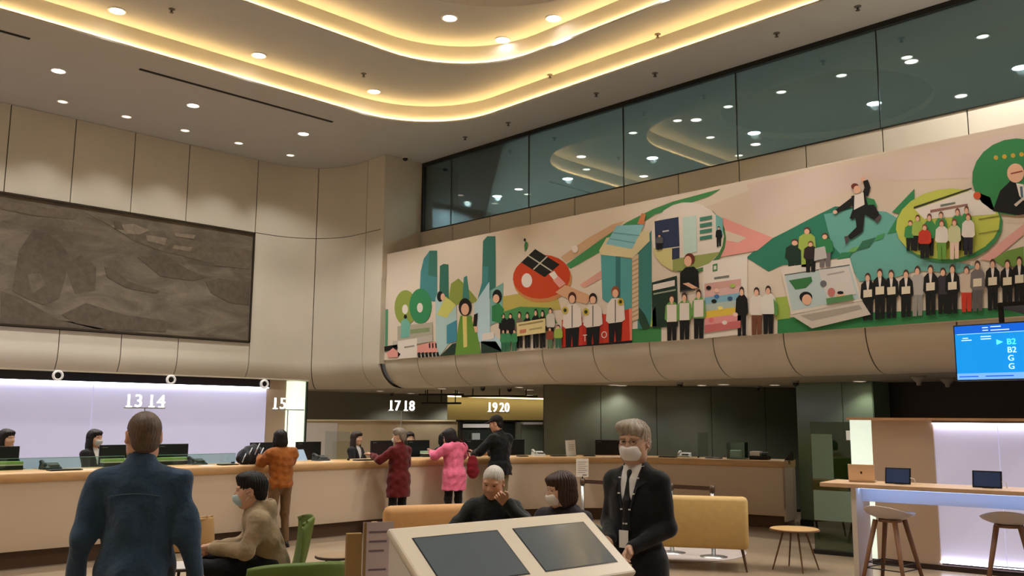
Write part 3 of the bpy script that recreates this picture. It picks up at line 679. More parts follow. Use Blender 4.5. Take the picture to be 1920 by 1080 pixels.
def hair_mesh(style, res):
    if style == 'buzz':
        p = [ell((0, -.014, .038), (.080, .099, .089)), ell((0, -.055, -.03), (.066, .05, .055), .03), ell((0, .105, -.02), (.09, .075, .082), .02, '-')]
        p += [ell((s * .09, .012, -.015), (.03, .034, .055), .012, '-') for s in (-1, 1)]; nz = strands(.0012)
    elif style == 'fringe_bald':
        p = [ell((0, -.022, .03), (.0805, .093, .080)), ell((0, .115, -.03), (.1, .10, .10), .02, '-')]; p += [ell((s * .09, .02, -.02), (.03, .034, .055), .012, '-') for s in (-1, 1)]; nz = strands(.0012)
    elif style == 'short':
        p = [ell((0, -.016, .046), (.087, .105, .092)), ell((0, .035, .098), (.068, .062, .034), .03), ell((0, -.06, -.02), (.072, .052, .065), .03), ell((0, .118, -.026), (.086, .07, .075), .02, '-')]
        p += [ell((s * .092, .022, -.025), (.03, .036, .055), .012, '-') for s in (-1, 1)]; nz = strands(.0026)
    elif style == 'swept':
        p = [ell((0, -.014, .046), (.085, .103, .088)), ell((.03, .045, .092), (.060, .056, .034), .03), ell((-.045, .06, .075), (.04, .035, .03), .02), ell((0, -.062, -.015), (.074, .052, .06), .03),
             ell((.005, .122, -.022), (.088, .066, .080), .018, '-')]; p += [ell((s * .094, .026, -.03), (.03, .036, .05), .012, '-') for s in (-1, 1)]; nz = strands(.0034, 200)
    elif style == 'bob':
        p = [ell((0, -.016, .045), (.092, .110, .095)), ell((0, -.045, -.05), (.090, .075, .085), .05), ell((0, .05, .085), (.07, .055, .03), .03)]
        p += [ell((s * .075, .012, -.045), (.026, .05, .072), .03) for s in (-1, 1)]; p += [ell((0, .12, -.045), (.058, .085, .10), .012, '-'), cut((0, 0, -.125), (0, 0, -1), .02)]; nz = strands(.003)
    elif style == 'long':
        p = [ell((0, -.016, .045), (.090, .108, .094)), ell((0, -.06, -.10), (.092, .062, .16), .05), ell((0, .05, .085), (.066, .052, .03), .03)]
        p += [ell((s * .078, -.002, -.09), (.026, .045, .13), .03) for s in (-1, 1)]; p += [ell((0, .122, -.045), (.058, .085, .105), .012, '-')]; nz = strands(.003)
    elif style == 'bun':
        p = [ell((0, -.016, .042), (.084, .102, .09)), ell((0, -.11, .06), (.04, .035, .04), .02), ell((0, -.06, -.02), (.068, .05, .06), .03), ell((0, .118, -.03), (.08, .072, .082), .02, '-')]
        p += [ell((s * .09, .02, -.03), (.03, .03, .045), .012, '-') for s in (-1, 1)]; nz = strands(.002)
    return sdf_mesh(p, res, nz)
def mask_mesh(res):
    p = [ell((0, .030, -.045), (.070, .083, .066)), ell((0, .075, -.035), (.045, .046, .045), .03), ell((0, .10, -.03), (.012, .02, .035), .02),
         cut((0, .028, 0), (0, -1, .12), .01), cut((0, 0, .004), (0, .2, 1), .008)]
    return sdf_mesh(p, res)
HAND = {}
def hand_mesh(curl, res=.0035):
    """right hand, wrist at origin, fingers along -z, palm towards +y, thumb on +x... mirrored for the left"""
    key = (round(curl, 2), res)
    if key in HAND: return HAND[key]
    p = [rbox((0, 0, -.052), (.030, .004, .036), .011, .01), cone((0, 0, .03), (0, 0, -.02), .024, .026, .02)]
    for i, (x, L, r) in enumerate(((.031, .070, .0085), (.0105, .079, .0088), (-.0105, .073, .0083), (-.030, .058, .0075))):
        q = V3(x, 0, -.092); an = 0.0
        for fr, bend in ((.45, curl * .8), (.32, curl), (.23, curl * .7)):
            an += bend; d = V3(x * .8 * (1 - curl * .5), math.sin(an), -math.cos(an)); d /= np.linalg.norm(d); e = q + d * L * fr; p.append(cone(q, e, r, r * .92, .004)); q = e; r *= .93
    a = V3(.03, .004, -.03); b = a + V3(.026, .016, -.026); c = b + V3(.010, .012 + .01 * curl, -.028); e = c + V3(-.002, .008 + .012 * curl, -.022)
    p += [cone(a, b, .0145, .0115, .014), cone(b, c, .0110, .0100, .006), cone(c, e, .0098, .0085, .005)]
    HAND[key] = sdf_mesh(p, res); return HAND[key]
SKIN = {}
def skin_mat(c):
    return mat('skin_%d_%d_%d' % c, c, .5, var=.06, vscale=25, spec=.3)
def cloth(name, c, rough=.85, bump=.55, bs=20, var=.10, vs=9): return mat(name, c, rough, var=var, vscale=vs, bump=bump, bscale=bs, sheen=.15, spec=.2)
STAND = dict(P=(0, 0, .93), C=(0, 0, 1.27), N=(0, -.02, 1.455), H=(0, .01, 1.60), sh=(.168, -.015, 1.365), el=(.220, -.035, 1.10), wr=(.235, .05, .875), hip=(.095, 0, .90), kn=(.105, .02, .50), an=(.11, -.02, .085))
SIT = dict(P=(0, 0, .54), C=(0, -.03, .87), N=(0, -.03, 1.045), H=(0, .005, 1.19), sh=(.168, -.035, .955), el=(.215, .02, .72), wr=(.10, .24, .64), hip=(.1, .03, .53), kn=(.125, .45, .50), an=(.125, .43, .085))
def person(label, loc, rz, base=STAND, s=1.0, pose={}, skin=(196, 150, 120), hair=('short', (22, 18, 16)), head=(0, 0, 0), top=None, bottom=None, shoes=(24, 22, 22), mask=None,
           glasses=False, cap=None, res=.011, hres=.005, curl=.45, hands=((0, 0), (0, 0)), seed=1, fat=0.0, extra=None):
    t = thing('person', label, 'person', loc, rz); t.scale = (s, s, s)
    J = {k: np.array(v, float) for k, v in base.items()}
    pt_ = {}
    for k in ('sh', 'el', 'wr', 'hip', 'kn', 'an'):
        for sd, nm in ((1, 'r'), (-1, 'l')): pt_[k + nm] = J[k] * V3(sd, 1, 1)
    for k in ('P', 'C', 'N', 'H'): pt_[k] = J[k]
    for k, v in pose.items(): pt_[k] = V3(*v)
    g = pt_; P, C, N, H = g['P'], g['C'], g['N'], g['H']; Rt = align_z(N - P); mid = (P + C) / 2
    # skin body, one mesh: head, neck, torso, limbs, hands
    bp_ = [ell(C, (.145, .095, .18), R=Rt), ell(mid, (.130, .09, .16), .05, R=Rt), ell(P, (.140, .095, .11), .05, R=Rt), cone(g['shl'], g['shr'], .042, .042, .04), cone(N + V3(0, 0, -.05), H + V3(0, -.015, -.05), .054, .05, .03)]
    for a in 'lr':
        bp_ += [cone(g['sh' + a], g['el' + a], .046, .038, .03), cone(g['el' + a], g['wr' + a], .037, .026, .02), cone(g['hip' + a], g['kn' + a], .078, .052, .04), cone(g['kn' + a], g['an' + a], .050, .036, .03)]
    parts = [sdf_mesh(bp_, .016)]
    RH = rotm(math.radians(head[1]), math.radians(head[2]), math.radians(head[0]))
    HS = 1.07
    def hd(vf): v, f = vf; return (v * HS) @ RH.T + H, f
    parts.append(hd(head_mesh(hres)))
    for a, sd in (('l', -1), ('r', 1)):
        v, f = hand_mesh(curl); v = v.copy(); f = f.copy()
        v[:, 0] *= -sd
        if sd > 0: f = f[:, ::-1]
        d = g['wr' + a] - g['el' + a]; d /= np.linalg.norm(d); tw, bend = hands[0 if a == 'l' else 1]
        R0 = align_z(-d) @ rotm(0, 0, math.radians(tw)) @ rotm(math.radians(bend), 0, 0); parts.append((v @ R0.T + g['wr' + a], f))
    v, f = join(parts); mesh_np('body', v, f, skin_mat(skin), t)
    if hres <= .0055:
        for sd in (-1, 1):
            pass
        for sd, nm in ((-1, 'eye'), (1, 'eye')):
            ev, ef = sdf_mesh([ell((sd * .031, .0862, .0105), (.0105, .0035, .0038), .002)], .0016); mesh_np('eye', *hd((ev, ef)), mat('eye_dark', (36, 26, 22), .25), t)
            bv, bf = sdf_mesh([cone((sd * .017, .0915, .0285), (sd * .046, .081, .0295), .0032, .0022, .003)], .0016); mesh_np('eyebrow', *hd((bv, bf)), mat('brow_%d_%d_%d' % hair[1], tuple(int(x * .8) for x in hair[1]), .8), t)
    if hair[0]:
        mesh_np('hair', *hd(hair_mesh(hair[0], max(hres, .0045))), mat('hair_%d_%d_%d' % hair[1], hair[1], .5, var=.25, vscale=40, stretch=(4, 4, 1), spec=.3), t)
    if mask:
        mk = mesh_np('face_mask', *hd(mask_mesh(max(hres, .004))), mat('mask_%d_%d_%d' % mask, mask, .7), t)
        for sd in (-1, 1):
            for z0, z1 in ((-.012, .012), (-.075, -.02)):
                pts = [RH @ (HS * V3(sd * .062, .045, z0)) + H, RH @ (HS * V3(sd * .078, .02, (z0 + z1) / 2)) + H, RH @ (HS * V3(sd * .086, -.006, z1)) + H]; MB().tube([tuple(q) for q in pts], .0016, 6).build('ear_loop', m_white, mk)
    if glasses:
        gl = empty('glasses', parent=t)
        mg = mat('glasses_frame', (40, 34, 32), .35)
        q = MB()
        for sd in (-1, 1):
            ring_ = [tuple(RH @ (HS * V3(sd * .032 + .021 * math.cos(u), .103 - .006 * abs(math.cos(u)), .008 + .014 * math.sin(u))) + H) for u in [2 * math.pi * k / 16 for k in range(17)]]; q.tube(ring_, .0014, 6)
            q.tube([tuple(RH @ (HS * V3(sd * .053, .098, .012)) + H), tuple(RH @ (HS * V3(sd * .082, .03, .012)) + H), tuple(RH @ (HS * V3(sd * .084, -.012, .006)) + H)], .0015, 6)
        q.tube([tuple(RH @ (HS * V3(-.011, .104, .012)) + H), tuple(RH @ (HS * V3(.011, .104, .012)) + H)], .0014, 6); bpy.data.objects.remove(gl); q.build('glasses', mg, t)
    if cap:
        cv = sdf_mesh([ell((0, -.012, .05), (.091, .108, .088)), ell((0, .115, .052), (.068, .075, .010), .02), cut((0, 0, .035), (0, .1, -1), .01)], .005); mesh_np('cap', *hd(cv), cloth('cap_cloth', cap), t)
    # ---- garments
    if top:
        f_ = fat; pu = top.get('puff', 0); kind = top.get('kind', 'shirt'); hem = top.get('hem', float(P[2]) - .05)
        gp = [ell(C, (.172 + f_ * .6 + pu, .118 + f_ + pu, .195), .04, R=Rt), ell(mid, (.158 + f_ + pu, .114 + f_ * 1.2 + pu, .18), .06, R=Rt), ell(P, (.166 + f_ + pu, .122 + f_ + pu, .15), .06, R=Rt),
              cone(N + V3(0, 0, -.09), N + V3(0, .0, -.005), .095, .064, .05)]
        for a in 'lr': gp += [cone(N + V3(0, 0, -.045), g['sh' + a] * .92 + N * .08, .058 + pu * .5, .058 + pu * .6, .06)]
        if hem < P[2] - .1: gp += [cone(g['hip' + a], (g['hip' + a][0] * 1.1, P[1], hem - .02), .105 + pu, .105 + pu, .06) for a in 'lr']; gp.append(cone(P + V3(0, 0, -.02), (P[0], P[1], hem - .02), .145 + f_ + pu, .150 + f_ + pu, .06))
        for a in 'lr':
            S, E, W_ = g['sh' + a], g['el' + a], g['wr' + a]; wd_ = top.get('slv', 1.0); We = W_ + (E - W_) * top.get('short', .06)
            gp += [cone(S, E, .066 * wd_ + pu, .054 * wd_ + pu, .045), cone(E, We, .055 * wd_ + pu, .042 * wd_ + pu * .6, .03)]
        if top.get('collar', True): gp += [cone(N + V3(0, .0, -.02), N + V3(0, .012, .030), .080, .074, .015), cone(N + V3(0, .0, .0), H + V3(0, -.01, -.05), .056, .05, .006, '-')]
        if kind == 'hoodie': gp += [ell(N + Rt @ V3(0, -.085, -.03), (.125, .06, .09), .03), ell(N + Rt @ V3(0, -.10, .035), (.07, .035, .03), .02, '-')]
        if top.get('vneck'): gp += [cone(N + Rt @ V3(0, .10, .05), N + Rt @ V3(0, .175, -.33), .085, .030, .008, '-')]
        if base is STAND or top.get('cuthem', base is STAND): gp.append(cut((0, 0, hem), (0, 0, -1), .015))
        wf = wrinkle(top.get('wr', .005), top.get('wl', .11), seed)
        mesh_np(top.get('name', 'shirt'), *sdf_mesh(gp, res, lambda Q: wf(Q) * np.clip((np.linalg.norm(Q - N, axis=-1) - .11) / .12, 0, 1)), top['mat'], t)
    if bottom:
        bw_ = bottom.get('w', 1.0)
        qp = [ell(P + V3(0, 0, -.01), (.158 + fat, .116 + fat, .12), .05)]
        for a in 'lr':
            A_ = g['an' + a]; qp += [cone(g['hip' + a], g['kn' + a], .092 * bw_ + fat * .5, .066 * bw_, .05), cone(g['kn' + a], A_ + (g['kn' + a] - A_) * .04, .064 * bw_, .050 * bw_, .03)]
        mesh_np('trousers', *sdf_mesh(qp, res * 1.15, wrinkle(.004, .12, seed + 9)), bottom['mat'], t)
    if shoes:
        for a in 'lr':
            A_ = g['an' + a]; k_ = g['kn' + a]; fw_ = V3(0, 1, 0)
            if bottom and base is SIT: pass
            b0 = A_ * V3(1, 1, 0); sp_ = [ell(b0 + V3(0, -.02, .045), (.042, .055, .045), .03), ell(b0 + V3(0, .085, .032), (.045, .085, .032), .04), rbox(b0 + V3(0, .04, .012), (.03, .10, .002), .010, .01)]
            mesh_np('shoe', *sdf_mesh(sp_, .009), mat('shoe_%d_%d_%d' % shoes, shoes, .4), t)
    if extra: extra(t, g, H, RH, Rt)
    return t
# ================================================================== BOOTH at the right: backdrop, bar table, stools, tablets
TH = math.radians(10); BR = -(math.pi / 2 - TH)
e_b = Vector((math.sin(TH), -math.cos(TH), 0)); n_b = Vector((math.cos(TH), math.sin(TH), 0))
def plane_t(px, P0, py=900):
    r = ray(px, py); o = Vector((0, 0, EYE)); t = (Vector(P0) - o).dot(n_b) / r.dot(n_b); return (o + r * t - Vector(P0)).dot(e_b)
P0 = Vector((10.88, 5.15, 0)); t0, t1, t2, t3 = [plane_t(q, P0) for q in (1598, 1640, 1756, 2150)]
bd = thing('booth_backdrop', 'low lit backdrop wall with a wood cap behind the bar table', 'partition', P0, BR)
HB = 1.735
MB().box(t0, t1, 0, .12, .06, HB - .03).build('lit_column', mat('booth_glow_green', (232, 240, 226), .5, emit=.62, ecol=(226, 244, 226)), bd)
MB().box(t1, t2, -.03, .12, .06, HB - .03).build('cream_panel', mat('booth_cream', (196, 172, 150), .55), bd)
n = 3
for k in range(n):
    a = t2 + (t3 - t2) * k / n; b = t2 + (t3 - t2) * (k + 1) / n
    MB().box(a + .003, b - .003, 0, .12, .1, HB - .06).build('light_panel', mat('booth_light_panel', (206, 202, 216), .5, emit=.26, ecol=(214, 210, 244)), bd)
MB().box(t2, t3, -.05, -.01, HB - .07, HB - .055).build('led_strip', m_ledw, bd); MB().box(t2, t3, -.04, -.01, .085, .1).build('led_strip', m_ledw, bd)
MB().box(t2, t3, -.08, .12, HB - .055, HB - .03).build('pelmet', m_plinth, bd)
MB().box(t0 - .02, t3, -.08, .16, HB - .03, HB).build('cap', mat('oak_cap', (190, 150, 112), .45, var=.1, vscale=4), bd)
MB().box(t0, t3, -.05, .12, 0, .06).build('skirting', mat('skirting_dark', (52, 36, 30), .5), bd)
P1 = at_z(1537, 912, 1.02); P1.z = 0
tb = thing('bar_table', 'long oak bar table with a blue lit apron and a white end leg', 'table', P1, BR)
m_oak = mat('table_oak', (206, 172, 138), .4, var=.09, vscale=5, stretch=(1, 8, 1))
MB().box(0, 3.1, 0, .62, 1.02, 1.062, .004).build('table_top', m_oak, tb)
l0 = plane_t(1591, P1); l1 = plane_t(1613, P1)
MB().box(l0, l0 + .05, .06, .58, 0, 1.02).build('end_leg', mat('leg_white', (214, 204, 194), .5), tb)
MB().box(3.0, 3.05, .06, .58, 0, 1.02).build('end_leg', MATS['leg_white'], tb)
MB().box(l0 + .05, 3.0, .30, .33, .87, 1.02).build('apron', mat('apron_white', (214, 214, 222), .5), tb)
MB().box(l0 + .05, 3.0, .16, .19, 1.008, 1.02).build('led_strip', mat('led_blue', (190, 214, 255), .5, emit=6.5, ecol=(150, 190, 255)), tb)
# champagne laptop and two tablets
def on_table(px, dy): t = plane_t(px, P1 + n_b * dy); return P1 + n_b * dy + e_b * t + Vector((0, 0, 1.062))
lp = thing('laptop', 'open champagne laptop seen from behind at the end of the bar table', 'laptop', on_table(1616, .30), BR + math.radians(8))
m_gold = mat('champagne_metal', (214, 188, 158), .35, metal=.55)
MB().box(-.13, .13, .0, .2, 0, .014, .004).build('base', m_gold, lp)
o = MB().box(-.13, .13, -.004, .004, 0, .175, .003).build('lid', m_gold, lp, loc=(0, 0, .012), rot=(math.radians(10), 0, 0))
MB().prism([(.012 * math.cos(q) * (1 - .25 * (abs(q) < .5)), .014 * math.sin(q)) for q in [-math.pi + 2 * math.pi * k / 16 for k in range(16)]], 0, .001).build('lid_mark', m_black, o, loc=(0.0, -.005, .09), rot=(math.radians(90), 0, 0))
for px, lb, w in ((1683, 'dark blue tablet on a stand on the bar table beside the laptop', .25), (1850, 'dark blue tablet on a stand at the right end of the bar table', .26)):
    t = thing('tablet', lb, 'tablet', on_table(px, .22), BR - math.radians(4), 'tablets on the bar table')
    q = MB().box(-w / 2, w / 2, -.006, .006, 0, .165, .005).build('casing', m_black, t, loc=(0, 0, .004), rot=(math.radians(-12), 0, 0))
    MB().box(-w / 2 + .014, w / 2 - .014, -.0075, -.006, .014, .151).build('display', mat('tablet_navy', (44, 62, 96), .25, emit=.10, ecol=(40, 66, 120)), q)
    MB().box(-.05, .05, .03, .09, 0, .012).build('stand_foot', m_black, t); MB().tube([(0, .06, .01), (0, .025, .1)], .008, 6).build('stand_neck', m_black, t)
    MB().tube([(w / 2, 0, .07), (w / 2 + .03, .02, .06), (w / 2 + .03, .06, .01)], .004, 6).build('cable', m_white, t)
def stool(px, py, lb, rz):
    p = at_z(px, py, .78); t = thing('bar_stool', lb, 'stool', (p.x, p.y, 0), rz, 'bar stools at the lit table')
    R = 10; N = 32; v = []; f = []
    def surf(r, a, dn):
        back = max(0, -math.sin(a)) ** 1.5
        x = .245 * r * math.cos(a) * (1 + .04 * back); y = .225 * r * math.sin(a) * (1 + .12 * back * r)
        z = .735 + .055 * r ** 2.6 + back * .075 * r ** 3 + dn
        return x, y, z
    for dn in (0, -.016):
        for i in range(R + 1):
            for k in range(N): v.append(surf(max(i / R, .001), 2 * math.pi * k / N, dn * (1 if i < R else .4)))
    B = (R + 1) * N
    for i in range(R):
        for k in range(N):
            a = i * N + k; b = i * N + (k + 1) % N; f.append((a, a + N, b + N, b)); f.append((B + a, B + b, B + b + N, B + a + N))
    for k in range(N): a = R * N + k; b = R * N + (k + 1) % N; f.append((a, B + a, B + b, b))
    pyd('seat_shell', v, f, mat('shell_white', (206, 194, 190), .5), t, True)
    m_lg = mat('stool_oak', (142, 102, 74), .5, var=.12, vscale=8, stretch=(1, 1, .2)); feet = []
    MB().prism([(.11 * math.cos(q), .11 * math.sin(q)) for q in [2 * math.pi * k / 16 for k in range(16)]], .695, .722).build('seat_plate', m_lg, t)
    for sx_, sy_ in ((1, 1), (-1, 1), (-1, -1), (1, -1)):
        a = (.10 * sx_, .10 * sy_, .715); b = (.235 * sx_, .215 * sy_, 0); MB().tube([a, b], [.026, .017], 10).build('leg', m_lg, t, True); feet.append((a, b))
    for h in (.30, .245):
        q = [tuple(a[j] + (b[j] - a[j]) * (1 - h / .715) for j in range(3)) for a, b in feet]
        for i in range(4): MB().tube([q[i], q[(i + 1) % 4]], .006, 6).build('foot_bar', m_dark, t)
    return t
stool(1668, 962, 'white shell bar stool with oak legs below the first tablet', BR - .25)
stool(1890, 972, 'white shell bar stool with oak legs cut by the right edge', BR + .1)
# ================================================================== CONSOLE with two slanted screens, foreground
cs = thing('screen_console', 'white slanted console with two large touch screens in the foreground', 'kiosk', (3.728 * .8, 3.722 * .8, 0), -.08)
W, Ln, TI, ZM = 1.484 * .8, .548 * .8, .616, EYE - (.75 - .002) * .8
m_cons = mat('console_white', (226, 214, 194), .35); m_consd = mat('console_side', (226, 220, 214), .4)
yb, yf = Ln / 2 * math.cos(TI), -Ln / 2 * math.cos(TI); zb, zf = ZM + Ln / 2 * math.sin(TI), ZM - Ln / 2 * math.sin(TI)
# sloping top slab with rounded corners, in its own tilted frame
tl = MB().box(-W / 2, W / 2, -Ln / 2, Ln / 2, -.035, 0, .012).build('top_slab', m_cons, cs, loc=(0, 0, ZM), rot=(TI, 0, 0))
m_ts = mat('touch_screen', (92, 104, 112), .08, spec=.7, coat=.4)
for xa, xb in ((-W / 2 + .085, -.035), (.035 + .02, W / 2 - .07)):
    MB().box(xa, xb, -Ln / 2 + .075, Ln / 2 - .075, -.003, .0015).build('screen_frame', m_black, tl)
    MB().box(xa + .006, xb - .006, -Ln / 2 + .081, Ln / 2 - .081, .0012, .0025).build('touch_screen', m_ts, tl)
pr_ = [(yf + .01, 0), (yf + .01, zf - .045), (yb - .01, zb - .045), (yb - .01, 0)]
for x in (-W / 2 + .004, W / 2 - .034):
    v = [(x, a, b) for a, b in pr_] + [(x + .03, a, b) for a, b in pr_]; pyd('side_panel', v, [(0, 1, 2, 3), (7, 6, 5, 4), (0, 4, 5, 1), (1, 5, 6, 2), (2, 6, 7, 3), (3, 7, 4, 0)], m_consd, cs)
MB().box(-W / 2 + .034, W / 2 - .034, yb - .04, yb - .012, 0, zb - .06).build('back_panel', m_consd, cs); MB().box(-W / 2 + .034, W / 2 - .034, yf + .012, yf + .04, 0, zf - .05).build('front_panel', m_consd, cs)
# wooden easel with a printed notice
p = at_d(690, 1010, 4.15); es = thing('notice_easel', 'wooden easel holding a printed notice beside the console', 'sign', (p.x, p.y, 0), math.atan2(RIGHT.y, RIGHT.x) + .35)
m_es = mat('easel_wood', (150, 118, 70), .5, var=.12, vscale=6, stretch=(1, 1, .2))
MB().box(-.10, -.03, -.02, .02, 0, 1.17).build('post', m_es, es); MB().box(-.10, .12, .02, .05, .62, .66).build('rail', m_es, es)
MB().tube([(-.06, .02, 1.0), (-.02, .38, .0)], .018, 8).build('rear_leg', m_es, es); MB().box(-.14, .14, -.05, .2, 0, .03).build('foot', m_es, es)
pp = MB().box(-.028, .115, -.022, -.018, .70, 1.22).build('notice', mat('notice_paper', (190, 172, 170), .6), es)
MB().box(-.024, -.012, -.024, -.022, .70, 1.22).build('notice_edge', m_es, pp)
for k in range(11):
    z = 1.17 - k * .042
    if k in (3, 7): continue
    MB().box(.0, .095 - (k % 3) * .012, -.0232, -.022, z, z + .009).build('text_line', mat('notice_ink', (120, 100, 108), .7), pp)
# ================================================================== LOUNGE FURNITURE
def shell_chair(name, label, loc, rz, m, legm=None, group='lounge shell chairs', hb=.80, w=.60):
    t = thing(name, label, 'chair', loc, rz, group)
    prof = catmull([(.30, .385), (.24, .405), (.05, .385), (-.12, .375), (-.21, .41), (-.265, .55), (-.30, .70), (-.315, hb)], 4); n = len(prof); K = 14; v = []; f = []
    for lay in (0, 1):
        for i, (y, z) in enumerate(prof):
            u = i / (n - 1); ww = w / 2 * (1 - .18 * max(0, u - .55) / .45) * (1 - .10 * max(0, .2 - u) / .2)
            for k in range(K + 1):
                s = -1 + 2 * k / K; lift = .05 * abs(s) ** 2.5; fwd = .10 * abs(s) ** 2.2 * max(0, (u - .45) / .55)
                drop = .05 * max(0, u - .8) / .2 * abs(s) ** 3
                v.append((s * ww, y + fwd - (.012 if lay and u > .5 else 0), z + lift * (1 - u * .6) - drop - (.018 if lay else 0)))
    B = n * (K + 1)
    for i in range(n - 1):
        for k in range(K):
            a = i * (K + 1) + k; f.append((a, a + 1, a + K + 2, a + K + 1)); f.append((B + a, B + a + K + 1, B + a + K + 2, B + a + 1))
    for i in range(n - 1):
        for k in (0, K):
            a = i * (K + 1) + k; b = a + K + 1; f.append((a, b, B + b, B + a) if k == 0 else (a, B + a, B + b, b))
    for i in (0, n - 1):
        for k in range(K):
            a = i * (K + 1) + k; f.append((a, B + a, B + a + 1, a + 1) if i == 0 else (a, a + 1, B + a + 1, B + a))
    pyd('seat_shell', v, f, m, t, True)
    lm = legm or mat('chair_leg_brown', (84, 60, 40), .5)
    for sx_, sy_ in ((1, .20), (-1, .20), (1, -.16), (-1, -.16)):
        MB().tube([(.15 * sx_, sy_, .372), (.23 * sx_, sy_ * 1.45, 0)], [.014, .009], 8).build('leg', lm, t)
    MB().box(-.17, .17, -.17, .21, .352, .366).build('seat_frame', lm, t)
    return t
m_ggreen = mat('chair_green', (92, 112, 40), .55, var=.06, vscale=20, bump=.15, bscale=200)
m_greyg = mat('chair_grey_green', (122, 132, 112), .6); m_tan = mat('chair_tan', (186, 150, 100), .6, var=.05, vscale=12)
def face(fr, rt):
    """heading (local +y) from camera-relative directions: rt to the image right, fr away from the camera"""
    d = RIGHT * rt + FWD * fr; return math.atan2(d.y, d.x) - math.pi / 2
def sofa(label, a, b, m, h=.80, seat=True, name='lounge_sofa', rnd=.05, depth=.75):
    """back facing the camera; a, b = floor points below the ends of its back"""
    a = Vector((a[0], a[1], 0)); b = Vector((b[0], b[1], 0)); d = b - a; L = d.length; t = thing(name, label, 'sofa', a, math.atan2(d.y, d.x), 'lounge sofas')
    MB().box(0, L, 0, .16, .25, h, rnd).build('backrest', m, t, True); MB().box(.02, L - .02, .14, depth, .24, .44, .05).build('seat_cushion', m, t, True)
    for x in (0, L - .13): MB().box(x, x + .13, .1, depth - .03, .24, .58, .04).build('armrest', m, t, True)
    for x in (.08, L - .08):
        for y in (.08, depth - .08): MB().tube([(x, y, .26), (x + (.05 if x > L / 2 else -.05), y, 0)], [.016, .010], 8).build('leg', mat('sofa_leg', (88, 60, 38), .5), t)
    return t
m_mus = mat('sofa_mustard', (196, 164, 104), .6, var=.05, vscale=14); m_tans = mat('sofa_tan', (184, 136, 82), .6, var=.05, vscale=14)
def flo(px, py, z): p = at_z(px, py, z); return (p.x, p.y)
sofa('mustard yellow sofa seen from behind at the right of the guard', flo(1135, 926, .83), flo(1402, 933, .83), m_mus, .83)
sofa('tan sofa with a rounded back in front of the counter', flo(722, 950, .8), flo(975, 942, .8), m_tans, .8, rnd=.075)
# small tables
def side_table(label, x, y, r, h, mt, mr, legs=4):
    t = thing('side_table', label, 'table', (x, y, 0), 0, 'small round side tables')
    MB().lathe([(r * .96, -.012), (r, -.008), (r, .006), (r * .97, .01)], (0, 0, h), 36).build('rim', mr, t, True)
    MB().lathe([(r * .965, .0), (r * .965, .012)], (0, 0, h), 36).build('table_top', mt, t)
    for k in range(legs):
        a = 2 * math.pi * (k + .5) / legs; MB().tube([(.45 * r * math.cos(a), .45 * r * math.sin(a), h - .01), (r * .95 * math.cos(a), r * .95 * math.sin(a), 0)], [.012, .008], 8).build('leg', mr, t)
    return t
m_rim = mat('table_rim_dark', (58, 44, 34), .5)
p = at_z(344, 1062, .6); side_table('white round side table beside the man in blue', p.x, p.y, .19, .6, mat('table_white', (220, 214, 206), .35), m_rim)
p = at_z(632, 1043, .5); side_table('brown round side table behind the green chair', p.x, p.y, .19, .5, mat('table_brown', (156, 132, 104), .35), m_rim)
p = at_z(1412, 985, .45); side_table('low brown coffee table with splayed legs beside the mustard sofa', 9.80, 5.30, .28, .45, m_tan, mat('leg_bronze', (104, 70, 40), .45), 4)
rg = MB().lathe([(1.05, 0), (1.05, .008), (1.03, .012)], (0, 0, 0), 64).build('round_rug', mat('rug_grey', (176, 164, 158), .95, var=.05, vscale=8, bump=.3, bscale=120), loc=(9.95, 7.25, 0)); tag(rg, 'pale grey round rug under the mustard sofa', 'rug')
shell_chair('lounge_chair', 'beige shell chair behind the man in blue', (*flo(338, 1020, .42), 0), face(.9, -.5), m_tan, hb=.70)
# ================================================================== STANCHIONS
def stanchion(px, py, lb, zt=.88):
    p = at_z(px, py, zt); t = thing('queue_post', lb, 'stanchion', (p.x, p.y, 0), 0, 'belt barrier posts')
    MB().lathe([(.17, 0), (.17, .015), (.03, .035)], n=24).build('base', m_chrome, t, True); MB().tube([(0, 0, .03), (0, 0, .80)], .026, 12).build('post', m_chrome, t, True)
    MB().tube([(0, 0, .80), (0, 0, .88)], .036, 12).build('belt_head', mat('belt_head_brown', (86, 66, 50), .4), t, True); return p
sp = [stanchion(1092, 897, 'queue barrier post carrying a white notice'), stanchion(1258, 906, 'queue barrier post right of the guard'), stanchion(1335, 910, 'queue barrier post at the right end of the belt')]
def belt(a, b, lb):
    d = b - a; L = d.length; t = MB().box(.04, L - .04, -.002, .002, .815, .865).build('barrier_belt', mat('belt_brown', (72, 48, 36), .7), loc=(a.x, a.y, 0), rot=(0, 0, math.atan2(d.y, d.x))); tag(t, lb, 'barrier belt', 'barrier belts')
belt(sp[0], sp[1], 'brown barrier belt stretched behind the guard'); belt(sp[1], sp[2], 'brown barrier belt stretched in front of the counter at the right')
q = sp[0]; nb = thing('post_notice', 'white A4 notice in a holder on top of the barrier post', 'sign', (q.x, q.y, .88), face(1, .0))
MB().box(-.085, .085, -.006, .006, .02, .27).build('sheet', mat('paper_white', (206, 198, 186), .6), nb); MB().box(-.01, .01, -.006, .006, 0, .03).build('clip', m_dark, nb)
for k in range(6): MB().box(-.065, .06 - (k % 2) * .02, -.0075, -.006, .22 - k * .028, .226 - k * .028).build('text_line', MATS['notice_ink'], nb)
MB().box(.0, .06, -.0075, -.006, .04, .055).build('text_line', MATS['notice_ink'], nb)
